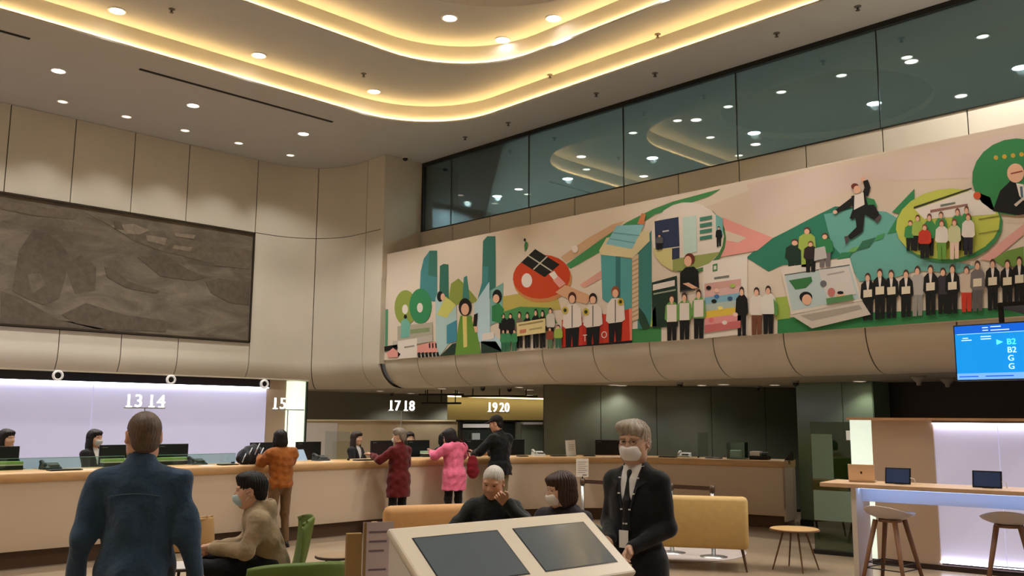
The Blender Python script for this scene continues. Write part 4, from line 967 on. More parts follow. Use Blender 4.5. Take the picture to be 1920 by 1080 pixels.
# ================================================================== THINGS ON THE COUNTER
def monitor(px, off, lb, w=.43, h=.27, z=1.055, rot=0.0, lines=True):
    x, y, an = at_counter(px, off, 1.2); t = thing('monitor', lb, 'monitor', (x, y, .74), an - math.pi / 2 + rot, 'teller monitors'); zz = z - .74
    c = MB().box(-w / 2, w / 2, -.015, .02, zz, zz + h, .006).build('casing', m_black, t)
    MB().box(-w / 2 + .012, w / 2 - .012, -.017, -.015, zz + .012, zz + h - .012).build('panel', mat('monitor_face', (24, 28, 30), .3), c)
    if lines:
        MB().box(-w / 2 + .03, -w / 2 + .10, -.0185, -.017, zz + h - .035, zz + h - .027).build('logo_strip', mat('monitor_logo', (110, 112, 112), .4), c)
    MB().tube([(0, .03, .01), (0, .03, zz + .1)], .018, 8).build('stand', m_dark, t); MB().box(-.11, .11, -.05, .11, 0, .012).build('foot', m_dark, t)
    return t
for px, off, lb in ((-2, .85, 'black monitor at the left edge beside the first teller'), (218, .80, 'black monitor beside the masked teller'), (323, .80, 'black monitor right of the head of the man in blue'), (494, .85, 'black monitor behind the striped bag'), (578, .85, 'black monitor right of the customer in orange'), (716, .85, 'black monitor left of the customer in red'), (784, .85, 'black monitor right of the customer in red'), (893, .85, 'black monitor right of the customer in pink'), (962, .95, 'black monitor behind the man in the cap'), (1139, .70, 'black monitor left of the guard')):
    monitor(px, off, lb)
m_gtray = mat('tray_green', (156, 190, 108), .5); m_paper = mat('paper_sheet', (226, 222, 214), .6)
for px, lb, mm in ((8, 'green document tray under the monitor at the left edge', 0), (222, 'green document tray under the monitor by the masked teller', 0), (326, 'green document tray right of the man in blue', 0), (812, 'pale green leaflets in front of the monitor by the customer in red', 1)):
    x, y, an = at_counter(px, .60, 1.1); t = thing('document_tray', lb, 'tray', (x, y, 1.06), an - math.pi / 2, 'green trays')
    MB().box(-.19, .19, -.04, .10, 0, .05).build('tray_body', mat('tray_dark', (36, 42, 38), .5), t); MB().box(-.19, .19, -.045, .10, .05, .062).build('tray_edge', m_paper, t)
    MB().box(-.19, .19, -.035, .10, .062, .095).build('green_pad', m_gtray if not mm else mat('leaflet_mint', (150, 190, 160), .5), t)
for px, off, w, lb in ((122, .12, .36, 'black signing pad on the counter in front of the masked teller'), (428, .10, .24, 'black signing pad on the counter beside the striped bag'), (682, .10, .28, 'black signing pad on the counter left of the customer in red'), (980, .10, .16, 'black signing pad on the counter right of the man in the cap'), (1047, .10, .26, 'black signing pad in front of the white card stand'), (1105, .12, .2, 'black signing pad below the monitor left of the guard'), (1252, .12, .3, 'black signing pad on the counter right of the guard'), (1338, .12, .26, 'black signing pad by the clear divider')):
    x, y, an = at_counter(px, off); t = thing('signing_pad', lb, 'pad', (x, y, 1.06), an - math.pi / 2, 'black signing pads')
    MB().box(-w / 2, w / 2, -.06, .09, 0, .016, .004).build('pad', m_black, t); MB().box(-w / 2 + .02, w / 2 - .02, -.04, .07, .016, .0175).build('pad_face', mat('pad_face', (40, 40, 44), .3), t)
for px, off, lb in ((95, .48, 'dark desk telephone behind the glass screen left of the masked teller'), (370, .48, 'dark desk telephone behind the glass screen beside the man in blue'), (602, .45, 'dark desk telephone right of the customer in orange'), (1283, .42, 'white desk telephone on the counter right of the guard'), (1010, .42, 'white desk telephone near the end of the dark glass wall')):
    mm = mat('phone_white', (206, 206, 198), .4) if 'white' in lb else mat('phone_dark', (48, 56, 58), .4)
    x, y, an = at_counter(px, off); t = thing('desk_phone', lb, 'telephone', (x, y, 1.06), an - math.pi / 2, 'desk telephones')
    pyd('body', [(-.11, -.08, 0), (.11, -.08, 0), (.11, .09, 0), (-.11, .09, 0), (-.10, -.075, .02), (.10, -.075, .02), (.10, .085, .075), (-.10, .085, .075)], [(3, 2, 1, 0), (4, 5, 6, 7), (0, 1, 5, 4), (1, 2, 6, 5), (2, 3, 7, 6), (3, 0, 4, 7)], mm, t)
    MB().tube([(-.085, -.06, .05), (-.085, -.02, .075), (-.085, .05, .095), (-.085, .085, .085)], [.022, .016, .016, .024], 8).build('handset', mm, t, True)
    MB().box(-.03, .08, -.05, .05, .035, .055).build('keypad', mat('keypad_grey', (96, 98, 98), .5), t)
for px, off, lb in ((165, .1, 'white form lying on the counter in front of the masked teller'), (388, .1, 'white form lying on the counter beside the man in blue'), (615, .1, 'white form lying on the counter right of the customer in orange'), (1010, .1, 'white form lying on the counter in front of the white telephone')):
    x, y, an = at_counter(px, off); t = MB().box(-.1, .1, -.06, .07, 0, .004).build('paper_form', m_paper, loc=(x, y, 1.06), rot=(0, 0, an - math.pi / 2 + .1)); tag(t, lb, 'paper', 'forms on the counter')
# pale blue brochure rack behind the customer in orange
x, y, an = at_counter(562, .42); t = thing('brochure_stand', 'pale blue brochure display leaning right of the customer in orange', 'brochure stand', (x, y, 1.06), an - math.pi / 2)
MB().box(-.13, .13, -.005, .005, 0, .2).build('brochure', mat('brochure_blue', (150, 178, 205), .5), t, loc=(0, 0, .004), rot=(math.radians(-38), 0, 0)); MB().box(-.13, .13, -.01, .12, 0, .015).build('foot', m_paper, t)
# white card stand
x, y, an = at_counter(1071, .18); t = thing('card_stand', 'white A4 card standing upright on the counter left of the guard', 'sign', (x, y, 1.06), face(1, 0))
MB().box(-.085, .085, -.004, .004, 0, .27).build('card', m_paper, t, rot=(0, math.radians(-4), 0)); MB().box(-.09, .09, -.03, .04, 0, .012).build('foot', m_clear, t)
for k in range(4): MB().box(-.05, .05, -.006, -.004, .19 - k * .03, .195 - k * .03).build('text_line', MATS['notice_ink'], t)
# acrylic box with white contents and printer at the end of the counter
x, y, an = at_counter(1383, .28); t = thing('acrylic_box', 'clear acrylic box with white slips at the right end of the counter', 'box', (x, y, 1.06), an - math.pi / 2)
for q in ((-.15, .15, -.1, -.095, 0, .27), (-.15, .15, .095, .1, 0, .27), (-.15, -.145, -.1, .1, 0, .27), (.145, .15, -.1, .1, 0, .27)): MB().box(*q).build('side_pane', m_clear, t)
MB().box(-.14, .14, -.09, .09, 0, .01).build('bottom', m_clear, t); MB().box(-.12, .06, -.05, .05, .01, .14, .02).build('white_slips', m_paper, t)
x, y, an = at_counter(1425, .25); t = thing('slip_printer', 'small printer with papers at the right end of the counter', 'printer', (x, y, 1.06), an - math.pi / 2)
MB().box(-.15, .15, -.1, .1, 0, .06, .012).build('body', m_black, t); MB().box(-.14, .02, -.08, .09, .06, .13).build('paper_stack', m_paper, t); MB().box(.04, .14, -.06, .06, .06, .12, .02).build('head', mat('printer_teal', (60, 74, 74), .4), t)
x, y, an = at_counter(1498, .3); t = thing('corner_wedge', 'black wedge holder on the last corner of the counter', 'holder', (x, y, 1.06), an - math.pi / 2)
pyd('wedge', [(-.06, -.05, 0), (.06, -.05, 0), (.06, .05, 0), (-.06, .05, 0), (.03, -.05, .12), (.06, -.05, .14), (.06, .05, .14), (.03, .05, .12)], [(3, 2, 1, 0), (0, 1, 5, 4), (1, 2, 6, 5), (2, 3, 7, 6), (3, 0, 4, 7), (4, 5, 6, 7)], m_black, t)
MB().box(-.06, .06, -.055, .055, 0, .008).build('base_plate', m_dark, t)
# ================================================================== CEILING FITTINGS: sprinklers, cameras, rails, soffit lamps
def sprinkler(x, y, z, lb, grp):
    t = thing('sprinkler', lb, 'sprinkler', (x, y, z), 0, grp); MB().lathe([(.05, 0), (.045, -.012), (.018, -.02)], n=16).build('escutcheon', mat('sprinkler_grey', (120, 112, 104), .4, metal=.5), t)
    MB().lathe([(.014, -.015), (.014, -.05), (.03, -.055), (.03, -.06)], n=12).build('head', mat('sprinkler_dark', (80, 72, 66), .4, metal=.5), t)
ord_ = ['first', 'second', 'third', 'fourth', 'fifth', 'sixth']
for i, (px, py) in enumerate(((872, 257), (953, 230), (1118, 175), (1228, 137), (1456, 62), (1608, 12))):
    p = at_z(px, py, ZC); sprinkler(p.x, p.y, ZC, '%s sprinkler from the pier in the ceiling strip along the glazing' % ord_[i], 'sprinklers along the glazing')
for i, (px, py) in enumerate(((868, 201), (1031, 140), (1233, 64), (682, 138), (322, 17))):
    p = at_z(px, py, Z2); sprinkler(p.x, p.y, Z2, ['sprinkler in the middle tier nearest the rounded cove corner', 'sprinkler in the middle tier above the glazing joint', 'sprinkler in the middle tier near the top edge at the right', 'sprinkler in the middle tier left of the rounded corner', 'sprinkler in the middle tier at the upper left'][i], 'sprinklers of the middle tier')
p = at_z(760, 296, ZC); t = thing('dome_camera', 'tiny black dome camera on the ceiling by the pier', 'camera', p); MB().lathe([(.06, 0), (.06, -.02), (.045, -.055), (.015, -.07)], n=16).build('dome', m_black, t, True); MB().lathe([(.075, 0), (.07, -.012)], n=16).build('mount', m_white, t)
for i, (px, py) in enumerate(((735, 738), (905, 727), (955, 729), (1031, 727), (1232, 727), (1275, 719), (1420, 726), (1492, 716))):
    p = at_z(px, py - 2, SOF); p.x = min(p.x, 16); t = thing('dome_camera', '%s dome camera from the left under the soffit' % (ord_ + ['seventh', 'eighth'])[i], 'camera', (p.x, p.y, SOF), 0, 'dome cameras under the soffit')
    MB().lathe([(.055, 0), (.05, -.03), (.03, -.045)], n=16).build('mount', mat('camera_grey', (120, 116, 106), .4), t); MB().lathe([(.045, -.03), (.045, -.06), (.02, -.085), (.005, -.09)], n=16).build('dome', m_black, t, True)
for i, (px, py) in enumerate(((1722, 712), (1776, 716))):
    p = at_z(px, py - 7, SOF); t = thing('speaker_cone', ['pale cone spotlight under the soffit above the booth panel', 'pale cone spotlight under the soffit left of the blue screen'][i], 'spotlight', p, 0, 'cone spotlights'); MB().lathe([(.10, 0), (.095, -.03), (.035, -.09), (.03, -.13)], n=18).build('shade', mat('cone_beige', (150, 138, 116), .5), t, True); MB().lathe([(.05, .0), (.05, -.01)], n=12).build('mount', m_dark, t)
for i, (px0, px1, py, d) in enumerate(((785, 870, 740, 20.5), (790, 865, 756, 20.0), (865, 1008, 743, 19.0))):
    a = at_d(px0, py, d); b = at_d(px1, py, d); t = thing('ceiling_rail', ['upper dark rail hung left of the yellow wall', 'lower dark rail hung left of the yellow wall', 'dark rail hung in front of the yellow wall'][i], 'rail', a, 0, 'hanging rails')
    v = b - a; MB().tube([(0, 0, 0), tuple(v)], .022, 8).build('rail', m_dark, t)
    for q in (.15, .5, .85): MB().tube([tuple(v * q), (v.x * q, v.y * q, max(SOF - a.z, .02))], .012, 6).build('hanger', m_dark, t)
def soffit_lamp(px, py, lb, w=14.0):
    p = at_z(px, py, SOF); downlight(p.x, p.y, SOF, .09, lb, 'soffit downlights', w, m_lamp_sof, 130)
# ------------------------------------------------------------------ the people of the hall
def floor_at(px, d): p = at_d(px, 784, d); return (p.x, p.y, 0)
# man in blue, seen from behind
def blue_extra(t, g, H, RH, Rt):
    sh = [c for c in t.children if c.name.startswith('shirt')][0]; co = np.empty(len(sh.data.vertices) * 3, np.float32); sh.data.vertices.foreach_get('co', co); co = co.reshape(-1, 3); pts = []
    for k in range(15):
        x = -.13 + .26 * k / 14; z = 1.315 - .9 * (abs(x)) ** 2; m = np.hypot(co[:, 0] - x, co[:, 2] - z) < .02; pts.append((x, float(co[m][:, 1].min()) - .0005, z))
    MB().tube(pts, .0022, 6).build('yoke_seam', mat('seam_thread', (84, 98, 116), .8), t)
person('man in a dark blue shirt with cropped brown hair walking away from the camera', floor_at(271, 4.75), face(1, -.18), s=.992,
       pose=dict(ell=(-.250, -.045, 1.10), wrl=(-.300, .05, .865), elr=(.250, -.045, 1.10), wrr=(.305, .03, .87), knl=(-.11, .10, .5), anl=(-.11, .12, .09), knr=(.11, .0, .49), anr=(.11, -.16, .10), shl=(-.182, -.01, 1.37), shr=(.182, -.01, 1.37)),
       skin=(214, 164, 138), hair=('buzz', (104, 86, 74)), head=(22, -4, 0), fat=.022, seed=3, res=.0095, hres=.0045, curl=.35,
       top=dict(mat=cloth('shirt_blue', (52, 74, 98), .8, .9, 13), hem=.78, wr=.014, wl=.19, slv=1.12, name='shirt'), bottom=dict(mat=cloth('trousers_dark_grey', (52, 52, 56))), extra=blue_extra)
# guard in a black suit
def guard_extra(t, g, H, RH, Rt):
    N, C = g['N'], g['C']
    sv_ = sdf_mesh([ell(C, (.150, .108, .19), R=Rt), cone(N + V3(0, 0, -.06), N + V3(0, .008, .03), .09, .062, .05), cone(N + V3(0, .0, .0), H + V3(0, -.01, -.05), .055, .05, .005, '-')], .008); mesh_np('white_shirt', *sv_, cloth('shirt_white', (226, 224, 222), .7, .1), t)
    for sd in (-1, 1):
        a, b, c = N + V3(sd * .004, .077, -.005), N + V3(sd * .075, .040, .012), N + V3(sd * .045, .088, -.065)
        v = [a, b, c, a + V3(0, .006, 0), b + V3(0, .006, 0), c + V3(0, .006, 0)]; pyd('collar_leaf', v, [(0, 1, 2), (5, 4, 3), (0, 3, 4, 1), (1, 4, 5, 2), (2, 5, 3, 0)], MATS['shirt_white'], t)
    tie = sdf_mesh([ell(N + V3(0, .088, -.03), (.019, .012, .02)), cone(N + V3(0, .095, -.05), N + V3(0, .122, -.20), .012, .026, .02), cone(N + V3(0, .122, -.20), N + V3(0, .128, -.36), .026, .03, .02)], .005); mesh_np('tie', *tie, mat('tie_black', (16, 16, 20), .5), t)
    for sd in (-1, 1):
        pts = [N + V3(sd * .06, .03, .015), N + V3(sd * .062, .095, -.06), N + V3(sd * .05, .128, -.15), N + V3(sd * .02, .140, -.27), N + V3(0, .146, -.36)]
        MB().tube([tuple(q) for q in catmull([tuple(p) for p in pts], 4)], .007, 6).build('lanyard', mat('lanyard_navy', (30, 30, 46), .6), t)
        for q in (.3, .5, .7, .9):
            i = int(q * 16); p = catmull([tuple(p) for p in pts], 4)[i]; MB().lathe([(.008, -.004), (.008, .004)], (p[0], p[1] + .006, p[2]), 8).build('lanyard_dot', m_white, t)
    MB().box(-.03, .03, .146, .150, N[2] - .46, N[2] - .36).build('badge', m_white, t)
    # lapels
    for sd in (-1, 1):
        P_ = [N + V3(sd * .075, .055, -.01), N + V3(sd * .115, .085, -.08), N + V3(sd * .07, .126, -.12), N + V3(sd * .012, .146, -.295), N + V3(sd * .045, .118, -.14), N + V3(sd * .06, .088, -.06)]
        v = [tuple(p) for p in P_] + [tuple(p + V3(0, .006, 0)) for p in P_]; pyd('lapel', v, [tuple(range(6)), tuple(range(11, 5, -1))] + [(i, (i + 1) % 6, 6 + (i + 1) % 6, 6 + i) for i in range(6)], MATS['suit_black'], t)
cloth('suit_black', (15, 15, 18), .7, .4, 14)
person('silver haired guard in a black suit and white mask with hands clasped', floor_at(1190, 5.35), face(-.80, -.60), s=.975,
       pose=dict(shl=(-.158, -.015, 1.365), shr=(.158, -.015, 1.365), elr=(.20, -.03, 1.11), wrr=(.075, .185, 1.035), ell=(-.20, -.03, 1.11), wrl=(-.075, .20, 1.0)), hands=((60, 30), (-60, 30)), curl=.6,
       skin=(198, 158, 132), hair=('swept', (168, 158, 142)), head=(8, -2, 0), mask=(232, 228, 226), glasses=True, seed=5, res=.0095, hres=.0038,
       top=dict(mat=MATS['suit_black'], hem=.74, wr=.003, wl=.2, vneck=True, slv=.92, collar=False, name='suit_jacket'), bottom=dict(mat=MATS['suit_black']), extra=guard_extra)
# seated man with pale blue mask, on the green chair
p = floor_at(512, 6.9); rz = face(-.30, -1)
ch = shell_chair('lounge_chair', 'green shell lounge chair under the seated masked man', p, rz, m_ggreen, hb=.78); ch.scale = (1.05, 1.05, 1.22)
person('seated black haired man in a beige jacket and pale blue mask looking left', (p[0], p[1], 0), rz, SIT, s=1.0, pose=dict(P=(0, -.04, .60), C=(0, .05, .86), N=(0, .09, 1.015), H=(0, .14, 1.14), shl=(-.168, .075, .93), shr=(.168, .075, .93), hipl=(-.1, .0, .60), hipr=(.1, .0, .60), knl=(-.12, .44, .60), knr=(.10, .47, .63), anl=(-.12, .47, .09), anr=(.12, .36, .09), wrl=(-.03, .40, .735), wrr=(.03, .38, .735), ell=(-.23, .16, .73), elr=(.23, .16, .73)),
       skin=(200, 156, 130), hair=('short', (20, 17, 16)), head=(-6, -4, 0), mask=(170, 196, 204), seed=7, hres=.004, hands=((50, 20), (-50, 20)), curl=.7,
       top=dict(mat=cloth('jacket_beige', (150, 130, 100)), kind='hoodie', wr=.006, puff=.006, name='jacket'), bottom=dict(mat=cloth('trousers_black', (22, 22, 24))))
# second green chair in the foreground
q = floor_at(560, 5.3); ch = shell_chair('lounge_chair', 'green shell lounge chair at the bottom edge with its back to the camera', q, face(1, -.45), m_ggreen, hb=.91, w=.70)
# seated old man
p = floor_at(925, 7.5); rz = face(-1, -.1)
shell_chair('lounge_chair', 'tan shell lounge chair under the seated white haired man', p, rz, m_tan)
person('seated man with cropped white hair and dark jacket resting his cheek on a hand', (p[0], p[1], 0), rz, SIT, pose=dict(H=(-.01, .04, 1.175), ell=(-.33, .10, .80), wrl=(-.13, .13, 1.02), elr=(.32, .06, .78), wrr=(.16, .30, .66)),
       skin=(198, 150, 120), hair=('buzz', (200, 194, 184)), head=(-8, -20, -4), seed=11, hres=.0045, hands=((0, 20), (0, 10)), curl=.8,
       top=dict(mat=cloth('jacket_dark_green', (30, 32, 30)), wr=.007, puff=.012, name='jacket'), bottom=dict(mat=cloth('trousers_charcoal', (44, 44, 46))))
# seated woman with a white mask
p = floor_at(1052, 6.9); rz = face(-1, -.55)
shell_chair('lounge_chair', 'grey green shell lounge chair under the seated woman', p, rz, m_greyg, hb=.90)
person('seated woman with brown bobbed hair, white mask and dark coat', (p[0], p[1], 0), rz, SIT, s=.975, pose=dict(wrl=(-.06, .3, .66), wrr=(.06, .3, .66)), skin=(204, 164, 138), hair=('bob', (58, 38, 28)), head=(-38, -8, 0), mask=(230, 226, 222), seed=13, hres=.0042,
       hands=((40, 10), (-40, 10)), top=dict(mat=cloth('coat_plum', (36, 30, 36)), kind='hoodie', puff=.02, wr=.007, name='coat'), bottom=dict(mat=MATS['trousers_black']))
# ---- customers standing at the counter, seen from behind
def at_front(px, dist): x, y, an = at_counter(px, -dist, 1.0); return (x, y, 0), an - math.pi / 2
p, rz = at_front(527, .33)
person('customer with black bobbed hair in an orange jacket leaning on the counter', p, rz, s=.885, pose=dict(H=(0, .06, 1.575), N=(0, .03, 1.44), ell=(-.24, .16, 1.25), wrl=(-.12, .40, 1.29), elr=(.24, .16, 1.25), wrr=(.12, .40, 1.29)), skin=(200, 156, 130), hair=('bob', (20, 15, 13)), head=(-14, -10, 0), seed=17,
       hres=.006, res=.012, top=dict(mat=cloth('jacket_orange', (146, 82, 26)), puff=.028, hem=.86, wr=.010, wl=.10, name='jacket'), bottom=dict(mat=cloth('trousers_brown', (104, 78, 48))))
p, rz = at_front(748, .36)
person('grey haired customer in a dark red coat with an elbow on the counter', p, rz + .1, s=.885, pose=dict(ell=(-.34, .10, 1.22), wrl=(-.30, .34, 1.29), elr=(.25, .08, 1.15), wrr=(.16, .36, 1.24)), skin=(198, 156, 130), hair=('short', (122, 112, 98)), head=(26, -6, 0), mask=(222, 220, 218), seed=19, fat=.015,
       hres=.006, res=.012, top=dict(mat=cloth('coat_red', (88, 16, 18)), puff=.012, hem=.62, wr=.007, name='coat'), bottom=dict(mat=cloth('trousers_jet', (20, 18, 18))))
p, rz = at_front(852, .34)
person('dark haired customer in a long pink hooded jacket bending over the counter', p, rz, s=.90, pose=dict(H=(-.03, .12, 1.555), N=(0, .06, 1.43), C=(0, .03, 1.26), ell=(-.31, .14, 1.24), wrl=(-.20, .40, 1.28), elr=(.27, .14, 1.24), wrr=(.14, .40, 1.28)), skin=(204, 160, 136), hair=('bob', (28, 20, 20)), head=(30, -18, 0), seed=23,
       hres=.006, res=.012, top=dict(mat=cloth('hoodie_pink', (222, 108, 140)), kind='hoodie', puff=.022, hem=.66, wr=.009, wl=.12, name='hooded_jacket'), bottom=dict(mat=MATS['trousers_jet']))
p, rz = at_front(937, .36)
person('man in a black cap and black jacket with khaki trousers at the counter', p, rz + .25, s=1.0, pose=dict(H=(-.02, .07, 1.60), N=(0, .03, 1.455), ell=(-.28, .16, 1.17), wrl=(-.20, .42, 1.12), elr=(.26, .12, 1.15), wrr=(.14, .40, 1.13)), skin=(196, 148, 120), hair=('buzz', (26, 22, 20)), head=(30, -14, 0), cap=(30, 24, 20), seed=29,
       hres=.006, res=.012, top=dict(mat=cloth('jacket_black', (14, 14, 15)), puff=.02, hem=.80, wr=.007, name='jacket'), bottom=dict(mat=cloth('trousers_khaki', (128, 112, 84))))
# ---- tellers behind the counter
def teller(px, off, lb, sc, hair, turn, mask=None, skin=(204, 164, 138), col=(26, 25, 28), seed=31):
    x, y, an = at_counter(px, off, 1.3); o = person(lb, (x, y, 0), an + math.pi / 2 + turn, s=sc, pose=dict(ell=(-.22, .08, 1.14), wrl=(-.12, .33, 1.12), elr=(.22, .08, 1.14), wrr=(.12, .33, 1.12)), skin=skin, hair=hair, mask=mask, seed=seed, hres=.006, res=.014,
       top=dict(mat=cloth('suit_%d' % col[0], col), hem=.8, wr=.003, vneck=True, collar=False, name='suit_jacket'), bottom=dict(mat=MATS['trousers_jet']), extra=lambda t, g, H, RH, Rt: mesh_np('white_blouse', *sdf_mesh([ell(g['C'], (.150, .108, .19), R=Rt), cone(g['N'] + V3(0, 0, -.06), g['N'] + V3(0, .008, .02), .09, .062, .05)], .012), cloth('shirt_white', (226, 224, 222), .7, .1), t))
teller(10, 1.45, 'teller with dark tied hair and dark suit at the left edge', .872, ('long', (26, 20, 18)), .6, seed=31)
teller(176, 1.45, 'teller with long dark hair, dark suit and pale mask', .868, ('long', (28, 24, 24)), .5, mask=(196, 200, 200), seed=37)
teller(668, 1.5, 'teller with long brown hair behind the counter left of the customer in red', .84, ('long', (44, 30, 24)), .4, seed=41)
teller(768, 1.55, 'teller with dark hair partly hidden by the monitor beside the customer in red', .832, ('long', (34, 24, 20)), -.2, seed=43)
teller(832, 1.5, 'teller with black hair bending behind the customer in pink', .82, ('bob', (18, 15, 15)), .3, seed=47)
# ---- bags
x, y, an = at_counter(470, .16); bg = thing('striped_bag', 'dark grey bag with white stripes lying on the counter beside the customer in orange', 'bag', (x, y, 1.06), an - math.pi / 2)
mesh_np('bag_body', *sdf_mesh([ell((0, .02, .11), (.17, .12, .12)), ell((-.10, .0, .08), (.10, .11, .085), .06), ell((.05, .04, .18), (.10, .09, .08), .06), cut((0, 0, .002), (0, 0, -1), .01)], .01, wrinkle(.008, .1, 3)), cloth('bag_grey', (40, 42, 48)), bg)
for k, (xa, za) in enumerate(((-.14, .12), (-.06, .18), (.04, .22), (.10, .16))):
    MB().tube([(xa - .04, -.10, za - .09), (xa - .02, -.115, za - .02), (xa + .03, -.07, za + .03), (xa + .08, .0, za + .05)], .008, 6).build('stripe', mat('stripe_white', (190, 194, 200), .6), bg)
p, rz = at_front(886, .42); hb = thing('red_handbag', 'dark red shoulder bag hanging at the right side of the customer in pink', 'bag', (p[0], p[1], .78), rz)
mesh_np('bag_body', *sdf_mesh([ell((0, 0, .17), (.10, .07, .17)), ell((.02, 0, .08), (.10, .06, .09), .06)], .01, wrinkle(.006, .1, 5)), cloth('bag_red', (116, 16, 28)), hb)
MB().tube([(-.06, 0, .30), (-.14, .0, .50), (-.22, .02, .58)], .008, 6).build('strap', MATS['bag_red'], hb)
# ================================================================== MURAL printed on a long board: flat coloured pieces laid on its face
mur = thing('mural_board', 'long illustrated mural board with green city scenes along the balcony parapet', 'mural', (MX, 0, 0))
m_mb = mat('mural_paper', (218, 204, 186), .65)
MB().box(-.03, .0, -1.0, 15.28, 2.878, 5.133).build('board', m_mb, mur)
m_print = bpy.data.materials.new('mural_print'); m_print.use_nodes = True; nt = m_print.node_tree; b = nt.nodes['Principled BSDF']
at_ = nt.nodes.new('ShaderNodeVertexColor'); at_.layer_name = 'ink'; nt.links.new(at_.outputs[0], b.inputs['Base Color']); b.inputs['Roughness'].default_value = .65; b.inputs['Specular IOR Level'].default_value = .25
class Print:
    """one printed motif: flat pieces in the board's plane; the pixel outline is carried onto that plane"""
    def __init__(s, name, base=0): s.n = name; s.b = base; s.v = []; s.f = []; s.c = []; s.l = 0
    def poly(s, col, pts, up=1):
        s.l += up; k = len(s.v); d = -.030 - .0008 * (s.b + s.l)
        for px, py in pts:
            p = at_x(px, py, MX - .03); s.v.append((d, min(p.y, 15.27), min(max(p.z, 2.88), 5.13)))
        s.f.append(tuple(range(k, k + len(pts)))); s.c.append(col); return s
    def oval(s, col, x, y, rx, ry, rot=0, n=22, a0=0, a1=360, up=1):
        c, q = math.cos(math.radians(rot)), math.sin(math.radians(rot)); pts = []
        for k in range(n):
            t = math.radians(a0 + (a1 - a0) * k / (n if a1 - a0 == 360 else n - 1)); u, w = rx * math.cos(t), ry * math.sin(t); pts.append((x + u * c - w * q, y + u * q + w * c))
        return s.poly(col, pts, up)
    def rect(s, col, x0, y0, x1, y1, sl=-.10, up=1):
        return s.poly(col, [(x0, y0), (x1, y0 + sl * (x1 - x0)), (x1, y1 + sl * (x1 - x0)), (x0, y1)], up)
    def fig(s, x, y0, y1, w, jacket, pants, hair=(40, 28, 24), skin=(228, 180, 150), board=None, shirt=None, up=1):
        h = y1 - y0; hd_ = h * .17
        s.poly(pants, [(x - w * .36, y0 + h * .52), (x + w * .36, y0 + h * .52), (x + w * .33, y1), (x + w * .04, y1), (x, y0 + h * .62), (x - w * .05, y1 + 1), (x - w * .33, y1 + 1)], up)
        s.poly(jacket, [(x - w * .22, y0 + hd_ * .95), (x + w * .22, y0 + hd_ * .9), (x + w * .46, y0 + hd_ * 1.4), (x + w * .52, y0 + h * .52), (x + w * .36, y0 + h * .58), (x - w * .36, y0 + h * .58), (x - w * .52, y0 + h * .52), (x - w * .46, y0 + hd_ * 1.4)], 1)
        if shirt: s.poly(shirt, [(x - w * .12, y0 + hd_ * .95), (x + w * .12, y0 + hd_ * .95), (x + w * .03, y0 + h * .42), (x - w * .03, y0 + h * .42)], 1)
        s.oval(hair, x, y0 + hd_ * .45, w * .20, hd_ * .55, n=12); s.oval(skin, x - w * .01, y0 + hd_ * .62, w * .155, hd_ * .42, n=12)
        if board: s.rect(board, x - w * .30, y0 + h * .36, x + w * .30, y0 + h * .52)
        return s
    def done(s, label=None):
        me = bpy.data.meshes.new(s.n); me.from_pydata(s.v, [], s.f); ca = me.color_attributes.new('ink', 'FLOAT_COLOR', 'CORNER'); i = 0
        for p, c in zip(me.polygons, s.c):
            for _ in p.loop_indices: ca.data[i].color = rgb(*c); i += 1
        o = link(s.n, me, m_print, mur); o['kind'] = 'stuff'
        if label: o['label'] = label
        return o
BK, WH, CRM = (26, 26, 26), (226, 216, 206), (222, 206, 150); SK = (228, 180, 150); TEAL = (66, 132, 126); GRN = (52, 128, 76); OLV = (142, 156, 72); LIME = (160, 184, 84); PNK = (226, 156, 146); RED = (200, 60, 40)
# --- washes and ground
p = Print('painted_wash', 0)
p.poly((214, 196, 176), [(1240, 420), (1500, 320), (1920, 232), (1920, 420), (1600, 400), (1400, 470)]); p.poly((216, 194, 182), [(1400, 345), (1920, 245), (1920, 330), (1640, 340), (1420, 420)])
p.poly((64, 134, 74), [(1185, 617), (1240, 612), (1240, 640), (1185, 643)]); p.poly(GRN, [(1458, 598), (1530, 590), (1920, 575), (1920, 592), (1458, 628)])
p.poly(GRN, [(1920, 575), (2350, 548), (2350, 566), (1920, 592)]); p.poly(LIME, [(1455, 558), (1481, 555), (1481, 597), (1455, 600)]); p.poly((184, 170, 88), [(942, 556), (990, 548), (1045, 552), (1052, 580), (942, 588)])
p.poly((78, 142, 84), [(940, 586), (975, 575), (1030, 577), (1045, 606), (940, 612)]); p.poly((40, 60, 48), [(825, 668), (848, 645), (866, 640), (870, 664)]); p.poly((40, 60, 48), [(902, 640), (930, 640), (942, 658), (942, 660), (903, 663)])
p.done()
p = Print('painted_ribbon', 4)
p.poly((206, 170, 134), [(1052, 482), (1100, 448), (1150, 420), (1172, 414), (1150, 436), (1062, 492)]); p.poly((70, 140, 84), [(1062, 496), (1130, 447), (1175, 417), (1225, 392), (1262, 378), (1352, 354), (1330, 368), (1262, 392), (1228, 402), (1195, 425), (1130, 470), (1070, 504)])
p.poly((214, 160, 146), [(1088, 534), (1128, 507), (1128, 522), (1096, 540)]); p.poly(PNK, [(1356, 408), (1395, 424), (1450, 446), (1420, 470), (1350, 482), (1342, 470)]); p.poly((214, 196, 178), [(1360, 432), (1400, 446), (1385, 455), (1358, 450)])
p.done()
p = Print('painted_hill', 4)
p.poly((48, 124, 98), [(1400, 483), (1430, 456), (1474, 434), (1527, 406), (1566, 387), (1600, 389), (1600, 480), (1500, 494), (1468, 497), (1441, 509)]); p.poly((104, 168, 156), [(1545, 402), (1600, 392), (1662, 397), (1685, 410), (1722, 470), (1726, 505), (1680, 520), (1612, 528), (1590, 490), (1560, 460)])
